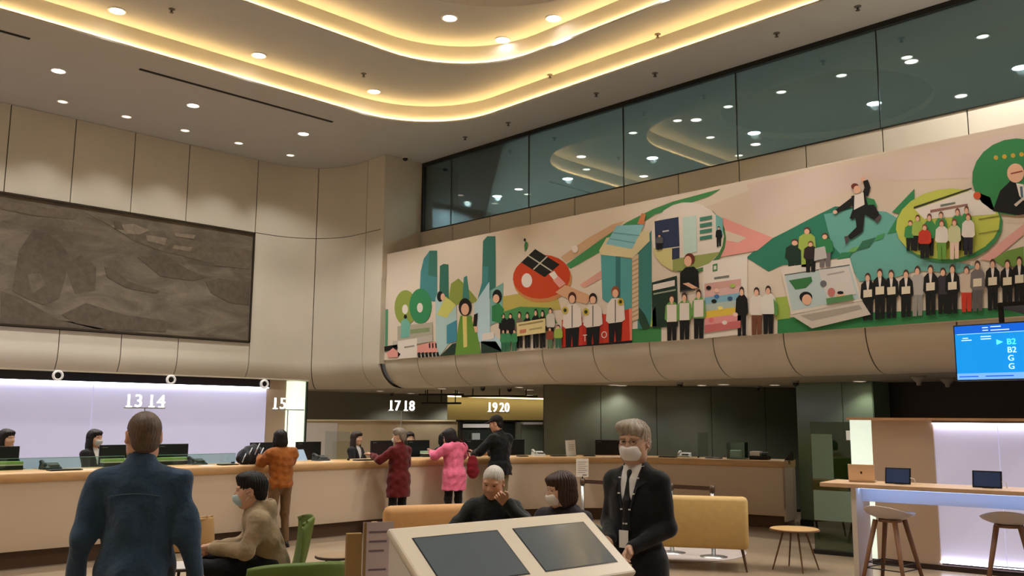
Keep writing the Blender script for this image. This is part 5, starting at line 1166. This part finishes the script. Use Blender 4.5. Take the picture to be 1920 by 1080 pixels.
p.poly((110, 168, 158), [(1722, 470), (1800, 492), (1830, 500), (1800, 512), (1726, 508)]); p.poly((224, 168, 158), [(1838, 486), (1875, 455), (1920, 420), (1920, 440), (1860, 490)]); p.poly((116, 150, 70), [(1862, 486), (1890, 470), (1920, 462), (1920, 500), (1880, 500)]); p.done()
# --- left city
p = Print('painted_tower', 6).poly((72, 136, 140), [(787, 560), (789, 510), (795, 485), (806, 470), (820, 470), (820, 566)]).poly((62, 118, 104), [(806, 470), (820, 470), (820, 520), (803, 516)]); p.done()
Print('painted_tower', 6).poly((56, 112, 96), [(824, 562), (825, 499), (832, 495), (841, 496), (842, 564)]).done()
Print('painted_tower', 6).poly((60, 118, 108), [(896, 560), (904, 530), (906, 452), (914, 443), (929, 443), (930, 540), (925, 560)]).poly((70, 140, 140), [(896, 560), (904, 530), (906, 500), (916, 500), (914, 560)]).done()
Print('painted_tower', 6).poly((70, 132, 120), [(867, 570), (870, 520), (876, 517), (881, 560)]).done()
Print('painted_tree', 5).poly(OLV, [(840, 570), (846, 532), (860, 522), (868, 530), (886, 550), (898, 565), (870, 572)]).done()
for cx_, cy_, col in ((761, 577, OLV), (789, 574, (56, 136, 88))):
    Print('painted_disc', 7 if col == OLV else 9).oval(col, cx_, cy_, 21, 33).oval(WH, cx_ - 1, cy_ + 3, 5.5, 9).done()
Print('painted_gate', 12).poly((176, 170, 150), [(746, 612), (812, 604), (812, 634), (746, 640)]).poly((134, 150, 110), [(770, 618), (806, 614), (806, 622), (770, 626)]).poly((116, 178, 160), [(753, 602), (762, 596), (770, 606), (768, 632), (752, 634)]).oval(BK, 761, 594, 3, 4).done()
Print('painted_edge', 7).poly((88, 150, 112), [(722, 580), (728, 580), (727, 652), (722, 654)]).done()
Print('painted_stand', 15).poly((190, 184, 172), [(737, 640), (812, 628), (812, 640), (737, 652)]).poly(WH, [(747, 640), (783, 634), (783, 670), (747, 673)]).poly((150, 140, 130), [(759, 650), (778, 647), (778, 650), (759, 653)]).done()
p = Print('painted_crowd', 14).poly(PNK, [(783, 648), (818, 640), (822, 660), (783, 662)]).poly(BK, [(720, 650), (746, 646), (746, 655), (722, 659)]).poly(PNK, [(726, 662), (738, 652), (752, 664), (748, 670), (728, 670)])
for x in range(784, 824, 7): p.poly(BK, [(x, 662), (x + 4, 660), (x + 6, 671), (x + 1, 672)], 0 if x > 784 else 1)
for x in (805, 811, 817): p.poly(BK, [(x, 644), (x + 2.5, 643), (x + 3, 652), (x + .5, 653)], 0)
p.done()
p = Print('painted_booth', 9).poly((176, 204, 202), [(817, 560), (822, 545), (856, 572), (857, 625), (826, 666), (818, 667)]).poly((70, 140, 160), [(838, 610), (857, 600), (857, 640), (838, 645)]).poly((204, 204, 112), [(820, 590), (836, 556), (856, 572), (838, 596)]).oval(BK, 826, 556, 6, 10).oval(SK, 831, 557, 4, 7); p.done()
p = Print('painted_booth', 9).poly((184, 212, 222), [(889, 572), (918, 528), (920, 622), (942, 640), (942, 660), (896, 640)]).poly((120, 170, 160), [(920, 545), (944, 530), (942, 600), (920, 610)]).poly(GRN, [(923, 574), (936, 568), (946, 580), (940, 606), (923, 602)]).oval(BK, 933, 556, 9, 13).oval(SK, 931, 560, 6, 8).poly(WH, [(905, 626), (927, 622), (927, 635), (905, 639)]); p.done()
p = Print('painted_woman', 14).poly((104, 146, 58), [(864, 592), (885, 592), (893, 612), (903, 664), (854, 666), (860, 612)]).poly((218, 202, 116), [(868, 592), (876, 592), (877, 650), (870, 652)]).oval(BK, 873, 576, 12, 17).oval(SK, 873, 580, 7.5, 11).poly(SK, [(886, 598), (894, 588), (897, 622), (892, 624)]).poly(BK, [(890, 590), (897, 587), (895, 612), (888, 612)]); p.done()
# --- table tennis bat with solar panel
p = Print('painted_bat', 8).oval((196, 132, 78), 1018, 525, 55, 42, -6).oval((196, 70, 34), 1016, 519, 54, 41, -6).poly((214, 168, 130), [(1042, 548), (1060, 534), (1112, 556), (1100, 570), (1068, 562)])
p.poly((30, 30, 26), [(1004, 467), (1050, 496), (1022, 520), (978, 492)]).poly((190, 186, 170), [(990, 480), (992, 478.5), (1037, 508), (1035, 509.5)]).poly((190, 186, 170), [(1026, 480), (1028, 481.5), (1002, 506), (1000, 504.5)])
p.oval(WH, 988.6, 526, 10, 13.5).poly(WH, [(1030, 514), (1040, 508), (1047, 518), (1040, 526)]).poly(PNK, [(1038, 526), (1048, 518), (1062, 532), (1050, 540)]).oval(WH, 1079, 467, 6, 7).poly((60, 130, 80), [(986, 452), (991, 456), (989, 466), (985, 472), (984, 460)]).oval((40, 40, 40), 985, 450, 2, 3); p.done()
# --- banner group
p = Print('painted_group', 8)
for x in (944, 958): p.fig(x, 588, 640, 16, BK, BK)
for x, y in ((975, 585), (990, 586), (1006, 580), (1019, 582)): p.fig(x, y, 652, 15, BK if x != 975 else (120, 110, 90), BK)
p.fig(1034, 578, 640, 17, (206, 200, 186), BK)
for x in (946, 955, 967): p.fig(x, 618, 660, 12, (66, 140, 92), (50, 110, 80))
p.fig(1034, 614, 654, 14, (150, 70, 50), (90, 120, 90)).fig(1050, 610, 652, 16, LIME, (60, 110, 80))
p.poly(CRM, [(972, 606), (1026, 597), (1026, 624), (973, 631)]).poly((150, 134, 90), [(976, 609), (1022, 601), (1022, 604), (976, 612)]).poly((206, 130, 100), [(978, 619), (990, 617), (990, 624), (978, 626)]).poly((180, 164, 110), [(996, 617), (1020, 613), (1020, 616), (996, 620)]); p.done()
# --- podium
p = Print('painted_podium', 9).poly(RED, [(1054, 600), (1092, 594), (1092, 648), (1054, 652)]).poly((184, 50, 38), [(1092, 606), (1132, 588), (1132, 644), (1092, 648)]).poly(RED, [(1132, 590), (1186, 578), (1186, 638), (1132, 645)]).poly((226, 130, 110), [(1180, 579), (1186, 578), (1186, 638), (1182, 639)])
p.poly(BK, [(1050, 652), (1186, 638), (1186, 643), (1050, 657)]); p.done()
t_ = at_x(1098, 640, MX - .03); text_mesh('T', .16, mat('mural_white', (226, 216, 206), .6), mur, (-.0465, t_.y, t_.z), RX, .0005, 'painted_letter'); t_ = at_x(1134, 634, MX - .03); text_mesh('O', .16, MATS['mural_white'], mur, (-.0465, t_.y, t_.z), RX, .0005, 'painted_letter')
def athlete(x, y0, y1, hair, bx_, by_):
    p = Print('painted_athlete', 18); h = y1 - y0
    p.poly(BK, [(x - 13, y0 + h * .60), (x + 13, y0 + h * .57), (x + 11, y1 - 2), (x + 1, y1), (x - 1, y0 + h * .75), (x - 3, y1), (x - 12, y1 + 1)])
    p.poly(WH, [(x - 7, y0 + h * .22), (x + 7, y0 + h * .21), (x + 16, y0 + h * .30), (x + 18, y0 + h * .60), (x + 12, y0 + h * .64), (x - 12, y0 + h * .67), (x - 18, y0 + h * .62), (x - 15, y0 + h * .32)]).poly((70, 66, 62), [(x - .8, y0 + h * .24), (x + .8, y0 + h * .24), (x + .8, y0 + h * .64), (x - .8, y0 + h * .65)])
    p.oval(hair, x, y0 + h * .10, 7.5, h * .105).oval(SK, x, y0 + h * .13, 5.5, h * .075).oval((196, 174, 70), bx_, by_, 6, 7).oval((50, 60, 40), bx_, by_, 3, 3.5); p.done()
athlete(1074, 548, 650, (84, 42, 32), 1061, 582); athlete(1113, 550, 646, (36, 26, 24), 1100, 585); athlete(1155, 537, 641, (150, 84, 56), 1165, 566)
# --- headquarters-like tower with solar roof
p = Print('painted_office_tower', 8).poly((62, 128, 122), [(1196, 470), (1222, 432), (1222, 612), (1196, 618)]).poly((84, 158, 158), [(1127, 476), (1186, 486), (1186, 602), (1130, 560)]).poly((58, 118, 120), [(1155, 480), (1164, 482), (1164, 580), (1155, 574)])
p.poly((210, 188, 154), [(1186, 484), (1198, 476), (1198, 598), (1186, 602)])
for k in range(13): p.poly((178, 150, 120), [(1186, 490 + k * 8.6), (1198, 484 + k * 8.6), (1198, 487 + k * 8.6), (1186, 493 + k * 8.6)], 1 if k == 0 else 0)
p.poly((216, 204, 160), [(1124, 470), (1138, 446), (1218, 432), (1219, 452), (1187, 484), (1127, 478)]).poly((136, 192, 200), [(1137, 458), (1157, 423), (1209, 421), (1186, 467)])
for a in ((1144, 447, 1192, 455), (1150, 436, 1200, 441)): p.poly((96, 150, 160), [(a[0], a[1]), (a[2], a[3]), (a[2], a[3] + 1.5), (a[0], a[1] + 1.5)])
p.poly((206, 130, 90), [(1196, 420), (1204, 400), (1212, 402), (1208, 422)]); p.done()
Print('painted_tree', 12).poly((40, 70, 52), [(1199, 576), (1210, 590), (1220, 614), (1206, 618), (1198, 600)]).poly(LIME, [(1220, 612), (1224, 585), (1230, 574), (1232, 612)]).done()
# --- round vignette with a speaker
p = Print('painted_vignette', 9).oval((72, 120, 66), 1294, 447, 68, 66).oval((224, 214, 202), 1290, 443, 68, 64).poly((208, 200, 140), [(1225, 466), (1262, 462), (1262, 508), (1240, 495), (1228, 478)]).poly((150, 160, 92), [(1262, 486), (1352, 472), (1330, 494), (1296, 507), (1262, 508)])
p.poly((46, 58, 86), [(1228, 415), (1273, 407), (1275, 462), (1230, 468)]).poly((190, 190, 196), [(1243, 433), (1255, 431), (1255, 434), (1243, 436)]).poly((46, 58, 86), [(1261, 466), (1275, 464), (1275, 484), (1261, 487)]).poly((190, 216, 204), [(1281, 408), (1306, 404), (1308, 472), (1283, 478)])
for k in range(4): p.poly((70, 130, 110), [(1313, 408 + k * 12), (1336, 404 + k * 12), (1336, 411 + k * 12), (1313, 415 + k * 12)], 1 if k == 0 else 0)
p.poly((120, 180, 176), [(1343, 402), (1356, 410), (1357, 440), (1344, 444)]).fig(1349, 425, 462, 12, BK, BK).fig(1238, 440, 468, 14, (90, 90, 96), BK); p.done()
Print('painted_board', 13).poly((34, 54, 42), [(1223, 530), (1270, 517), (1272, 612), (1224, 615)]).poly(WH, [(1225, 534), (1266, 525), (1266, 536), (1225, 545)]).poly((150, 160, 140), [(1226, 550), (1268, 542), (1268, 545), (1226, 553)]).done()
p = Print('painted_speaker', 17).poly((24, 26, 26), [(1276, 512), (1286, 502), (1302, 500), (1310, 508), (1312, 540), (1276, 546)]).poly(SK, [(1281, 532), (1292, 530), (1310, 540), (1300, 542)]).oval((110, 50, 40), 1294, 486, 10, 11).oval(SK, 1291, 490, 7, 10).poly((60, 62, 60), [(1276, 545), (1304, 541), (1304, 544), (1276, 548)]); p.done()
p = Print('painted_trio', 20)
for x, y0, y1 in ((1261, 553, 640), (1285, 550, 638), (1312, 544, 636)): p.fig(x, y0, y1, 26, (110, 160, 80), BK, (70, 46, 38), up=1).poly(WH, [(x - 9, y0 + 19), (x + 9, y0 + 18), (x + 9, y0 + 50), (x - 9, y0 + 51)]).poly((206, 178, 150), [(x - 3, y0 + 15), (x + 3, y0 + 15), (x, y0 + 20)])
p.done()
p = Print('painted_poster', 11).poly((226, 216, 204), [(1319, 492), (1402, 478), (1402, 626), (1319, 636)]).poly((70, 130, 80), [(1337, 496), (1346, 494), (1346, 508), (1337, 510)]).poly((226, 216, 204), [(1339, 499), (1344, 498), (1344, 505), (1339, 506)]).poly((120, 120, 110), [(1340, 520), (1368, 516), (1368, 520), (1340, 524)])
for k, c in enumerate(((206, 160, 150), (214, 176, 170), (132, 178, 196), (176, 190, 180), (222, 190, 76), (222, 150, 150), (200, 110, 110))): y = 532 + k * 13; p.poly(c, [(1322, y), (1390, y - 9), (1390, y + 5), (1322, y + 14)])
for k, (x, y, c) in enumerate(((1330, 540, BK), (1345, 545, (230, 190, 170)), (1375, 536, LIME), (1340, 565, BK), (1370, 560, (60, 90, 130)), (1352, 578, (240, 220, 120)), (1380, 590, (240, 200, 190)), (1335, 600, (230, 120, 120)), (1360, 605, WH), (1345, 556, (70, 120, 170)))): p.oval(c, x, y, 5, 4, n=10, up=1 if k == 0 else 0)
p.done()
p = Print('painted_trio', 20).fig(1392, 539, 630, 23, BK, BK, (50, 34, 30)).fig(1420, 540, 628, 27, WH, (120, 74, 52), (60, 40, 34)).fig(1442, 537, 627, 27, (226, 222, 214), BK, (60, 40, 34)).poly((96, 150, 80), [(1452, 560), (1460, 572), (1460, 590), (1454, 592)]); p.done()
# --- laptop with team
p = Print('painted_team', 9).fig(1491, 449, 515, 36, (32, 56, 44), (32, 56, 44), (90, 60, 46)).fig(1514, 427, 500, 32, LIME, LIME, (100, 62, 46)).fig(1521, 453, 510, 26, (50, 40, 40), BK, (110, 70, 40)).fig(1548, 438, 500, 30, (52, 130, 80), (120, 110, 110), (100, 60, 46)).poly((190, 186, 182), [(1529, 466), (1548, 462), (1552, 484), (1528, 490)]); p.done()
p = Print('painted_laptop', 13).poly((222, 212, 200), [(1464, 502), (1594, 484), (1618, 564), (1484, 590)]).poly((186, 204, 204), [(1472, 516), (1594, 498), (1612, 560), (1486, 583)]).poly((96, 100, 96), [(1472, 515), (1594, 496), (1594, 498), (1472, 517)])
p.poly((60, 120, 70), [(1480, 526), (1522, 519), (1524, 528), (1512, 540), (1492, 543)]).poly((210, 206, 200), [(1536, 506), (1592, 500), (1606, 552), (1552, 560)]).poly((170, 160, 156), [(1552, 514), (1584, 508), (1584, 511), (1552, 517)]).oval(BK, 1512, 557, 12, 10).oval(SK, 1514, 562, 9, 10).oval((110, 110, 110), 1545, 532, 6, 6).oval((196, 120, 110), 1560, 548, 7, 8).oval(SK, 1577, 555, 8, 8).oval(BK, 1577, 549, 6, 3).poly((90, 140, 90), [(1550, 560), (1600, 552), (1602, 562), (1552, 571)])
p.poly((206, 196, 184), [(1484, 591), (1618, 565), (1634, 590), (1524, 616)]).poly((170, 162, 150), [(1502, 592), (1612, 572), (1618, 580), (1524, 602)]); p.done()
# --- leaping man, arrow
p = Print('painted_leaping_man', 14).poly((60, 132, 84), [(1620, 369), (1640, 374), (1646, 388), (1624, 388)]).poly(BK, [(1616, 366), (1622, 352), (1619, 340), (1628, 337), (1633, 352), (1628, 368)]).poly(BK, [(1597, 371), (1568, 393), (1572, 399), (1602, 384)]).poly(BK, [(1597, 368), (1622, 362), (1629, 386), (1600, 412), (1594, 410), (1600, 392)]).poly(WH, [(1603, 366), (1620, 361), (1622, 384), (1602, 394)])
p.poly(BK, [(1602, 396), (1620, 385), (1640, 384), (1651, 404), (1642, 414), (1622, 402), (1619, 434), (1596, 450), (1590, 443), (1607, 426), (1604, 404)]).poly((84, 70, 70), [(1641, 412), (1652, 402), (1654, 407), (1645, 419)]).poly((84, 70, 70), [(1584, 444), (1592, 442), (1592, 452), (1587, 460)]).oval((116, 54, 44), 1604, 350, 7, 6).oval(SK, 1608, 356, 6.5, 7.5).oval(SK, 1567, 398, 4, 3.5).oval(SK, 1619, 336, 3.5, 4); p.done()
p = Print('painted_arrow', 9).poly((56, 134, 84), [(1715, 354), (1673, 398), (1687, 400), (1664, 439), (1682, 435), (1706, 408), (1716, 411)]).poly((72, 150, 90), [(1660, 437), (1645, 442), (1640, 452), (1655, 448)]).poly((52, 110, 82), [(1643, 445), (1618, 452), (1606, 470), (1630, 464)]).poly((110, 170, 90), [(1612, 462), (1596, 466), (1590, 474), (1604, 472)]).poly((56, 130, 90), [(1600, 472), (1578, 474), (1570, 488), (1592, 484)]); p.done()
# --- round group vignette
p = Print('painted_vignette', 12).oval((66, 136, 84), 1783, 425, 98, 68, -6).oval((190, 196, 86), 1778, 420, 98, 66, -6).poly((228, 218, 208), [(1716, 393), (1822, 357), (1857, 370), (1868, 402), (1734, 411)]).poly((60, 60, 50), [(1714, 388), (1822, 352), (1823, 355), (1714, 392)]).poly((150, 110, 100), [(1745, 394), (1815, 382), (1815, 386), (1745, 399)]).poly((110, 120, 110), [(1764, 384), (1792, 379), (1792, 382), (1764, 388)])
for yy in (405, 432): p.poly((110, 110, 50), [(1836, yy + 6), (1875, yy - 1), (1875, yy + .5), (1836, yy + 7.5)])
p.oval((214, 90, 50), 1833, 367, 7, 7); p.done()
p = Print('painted_group', 20)
for x, y0, y1, j, b_ in ((1708, 414, 470, (66, 140, 80), BK), (1722, 404, 470, LIME, BK), (1744, 402, 480, (66, 140, 80), BK), (1766, 398, 470, (70, 146, 84), BK), (1797, 392, 470, (66, 140, 80), BK), (1814, 388, 470, (70, 146, 84), BK)): p.fig(x, y0, y1, 22, j, b_, (110, 66, 46))
for x, y0, y1, j, b_ in ((1736, 422, 484, RED, BK), (1768, 414, 486, WH, (110, 160, 70)), (1792, 412, 486, (206, 206, 160), (230, 200, 180)), (1818, 402, 478, WH, (40, 38, 50))): p.fig(x, y0, y1, 24, j, b_, (140, 70, 50))
p.done()
# --- green disc with a seated speaker at the right edge
p = Print('painted_vignette', 14).oval((56, 132, 78), 1905, 332, 82, 72, -8)
for k in range(5): p.oval((196, 160, 60), 1868 + k * 16, 296 - k * 2, 4.5, 4.5, n=8, up=1 if k == 0 else 0)
p.poly(BK, [(1862, 396), (1876, 358), (1897, 338), (1912, 350), (1940, 348), (1950, 396), (1910, 404)]).poly(WH, [(1906, 344), (1920, 346), (1924, 380), (1912, 368)]).poly((90, 110, 130), [(1913, 350), (1918, 350), (1920, 376), (1915, 370)]).oval(SK, 1905, 325, 16, 18).poly((150, 60, 50), [(1896, 325), (1918, 320), (1918, 322.5), (1896, 327.5)]).poly((200, 190, 180), [(1902, 384), (1924, 366), (1926, 370), (1906, 388)]); p.done()
# --- row of people with certificates
row = ((1628, 513, 600, BK), (1651, 505, 598, BK), (1672, 507, 596, BK), (1700, 507, 594, BK), (1721, 500, 592, (178, 172, 164)), (1746, 498, 590, BK), (1769, 503, 588, (60, 56, 62)), (1787, 497, 588, BK), (1813, 500, 584, (206, 188, 170)), (1834, 490, 583, (120, 112, 110)), (1862, 487, 581, BK), (1890, 488, 580, BK), (1912, 482, 578, BK), (1940, 480, 576, (120, 112, 110)), (1966, 478, 574, BK))
for i, (x, y0, y1, j) in enumerate(row):
    Print('painted_person', 15 + 8 * (i % 2)).fig(x, y0, y1, 27, j, RED if i == 8 else ((150, 146, 140) if i == 4 else ((96, 92, 92) if i == 9 else BK)), (80, 54, 42), board=None if i in (4, 6, 8) else (224, 212, 186), shirt=WH if j == BK else None).done()
# ============================================================ lamps in place
k = 0
NTH = ['first', 'second', 'third', 'fourth', 'fifth', 'sixth', 'seventh', 'eighth', 'ninth', 'tenth', 'eleventh', 'twelfth']
for i, x in enumerate((9.15, 6.85, 4.54, 2.24, -.07, -2.4, -4.7)):
    downlight(x, 15.3, ZC, .105, '%s bright downlight from the pier in the row along the left wall' % NTH[i], 'bright downlights by the left wall', SPOT_W, m_lamp, 100)
for i, x in enumerate((9.75, 8.54, 7.39, 6.24, 5.1, 3.95, 2.85, 1.7, .55, -.6, -1.75, -2.9)):
    downlight(x, 16.8, ZC, .085, '%s small dim downlight from the pier in the row nearest the left wall' % NTH[i], 'dim wall washer downlights', SPOT_SMALL_W, m_lamp_s, 92, 1.0)
for i, x in enumerate((9.29, 6.95, 4.63, 2.3, -.05, -2.4)):
    downlight(x, 13.13, Z2, .11, '%s bright downlight from the rounded corner between the two glowing coves' % NTH[i], 'downlights of the middle tier', SPOT_W, m_lamp, 100)
for i, x in enumerate((9.3, 6.95, 2.3, -2.4)):
    downlight(x, -1.0, Z2, .11, '%s downlight between the coves on the near side of the hall' % NTH[i], 'downlights of the middle tier', SPOT_W, m_lamp, 100)
for cx, w in ((7.55, 'first'), (-1.2, 'second')):
    for i, (dx, dy) in enumerate(((1.2, 2.25), (2.37, 2.25), (2.37, 1.08), (2.37, -1.08), (2.37, -2.25), (1.2, -2.25), (-1.2, -2.25), (-2.37, -2.25), (-2.37, -1.08), (-2.37, 1.08), (-2.37, 2.25), (-1.2, 2.25))):
        downlight(cx + dx, 8.12 + dy, Z3, .115, '%s downlight round the %s ceiling disc, counted clockwise from the far side' % (NTH[i], w), 'downlights around the ceiling discs', 0 if (dx > 2 and dy > 2) else SPOT_W * .55, m_lamp, 82, .35)
for i, y in enumerate((3.2, .9, -1.4)):
    downlight(11.55, y, ZC, .09, '%s downlight in the ceiling strip along the glazing, above the right end of the mural' % NTH[i], 'downlights along the glazing', SPOT_W * 1.2, m_lamp, 140, .25)
for i, y in enumerate((4.0, 2.2)):  # unseen lamps added to brighten the right end of the mural
    downlight(9.92, y, Z3, .115, '%s added downlight in the upper tier above the right end of the mural' % NTH[i], 'added downlights of the upper tier', SPOT_W * .8, m_lamp, 86, .35)
# mezzanine lamps seen through the smoked glass
for y in (18.2 - 2, 13.78, 11.32, 8.85, 6.45, 4.08, 1.7, -.7):
    downlight(15.35, y, ZC, .125, '%s glaring bluish downlight behind the smoked glazing, counted from the pier' % NTH[[16.2, 13.78, 11.32, 8.85, 6.45, 4.08, 1.7, -.7].index(round(y, 2))], 'cool mezzanine downlights', 220, m_lamp_b, 170, .2, (.86, .95, 1))
for y in (10.55, 9.49, 8.39, 7.34, 6.26, 5.2, 4.1, 3.0):
    downlight(13.68, y, ZC, .085, '%s small white downlight behind the front of the glazing, counted from the pier' % NTH[[10.55, 9.49, 8.39, 7.34, 6.26, 5.2, 4.1, 3.0].index(y)], 'small mezzanine downlights', 0, mat('lamp_mez', (255, 245, 230), .5, emit=6.0))
for x, y, w in ((14.99, 9.62, 'above the round mural scene'), (16.48, 9.88, 'deepest above the mural poster'), (15.04, 12.93, 'above the mural table tennis bat'), (15.2, 17.2, 'at the far left end near the pier'), (15.74, 15.5, 'beside the leftmost bluish lamp')):
    downlight(x, y, ZC, .085, 'small white downlight behind the smoked glazing ' + w, 'small mezzanine downlights', 900 if y > 16 else 0, MATS['lamp_mez'], 172, .2, (.8, .92, 1))

for px, py, lb in ((1166, 722, 'soffit downlight above the head of the guard'), (1357, 720, 'soffit downlight right of the guard'), (1612, 714, 'soffit downlight beside the green pier'), (1715, 724, 'soffit downlight over the booth'), (857, 735, 'soffit downlight left of the yellow wall'), (993, 730, 'soffit downlight at the right of the yellow wall')):
    soffit_lamp(px, py, lb)

# lamps under the soffit over tellers; unseen ones added to brighten the back room
for i, (x, y, w) in enumerate(((12.6, 17.2, 45), (16.3, 18.3, 60), (18.6, 18.3, 60), (14.3, 18.2, 40), (12.7, 10.3, 14), (13.7, 9.1, 14), (14.3, 8.0, 14), (12.3, 14.6, 40), (12.6, 12.6, 40))):
    downlight(x, y, SOF, .08, 'small soffit downlight ' + ['added in front of the grey far wall', 'added at the left of the yellow wall', 'added at the right of the yellow wall', 'added between grey and yellow walls', 'over the start of the dark glass wall', 'over the middle of the dark glass wall', 'over the right of the dark glass wall', 'behind the low beige partition', 'over the cashier booth'][i], 'teller area downlights', w, m_lamp_sof, 140)
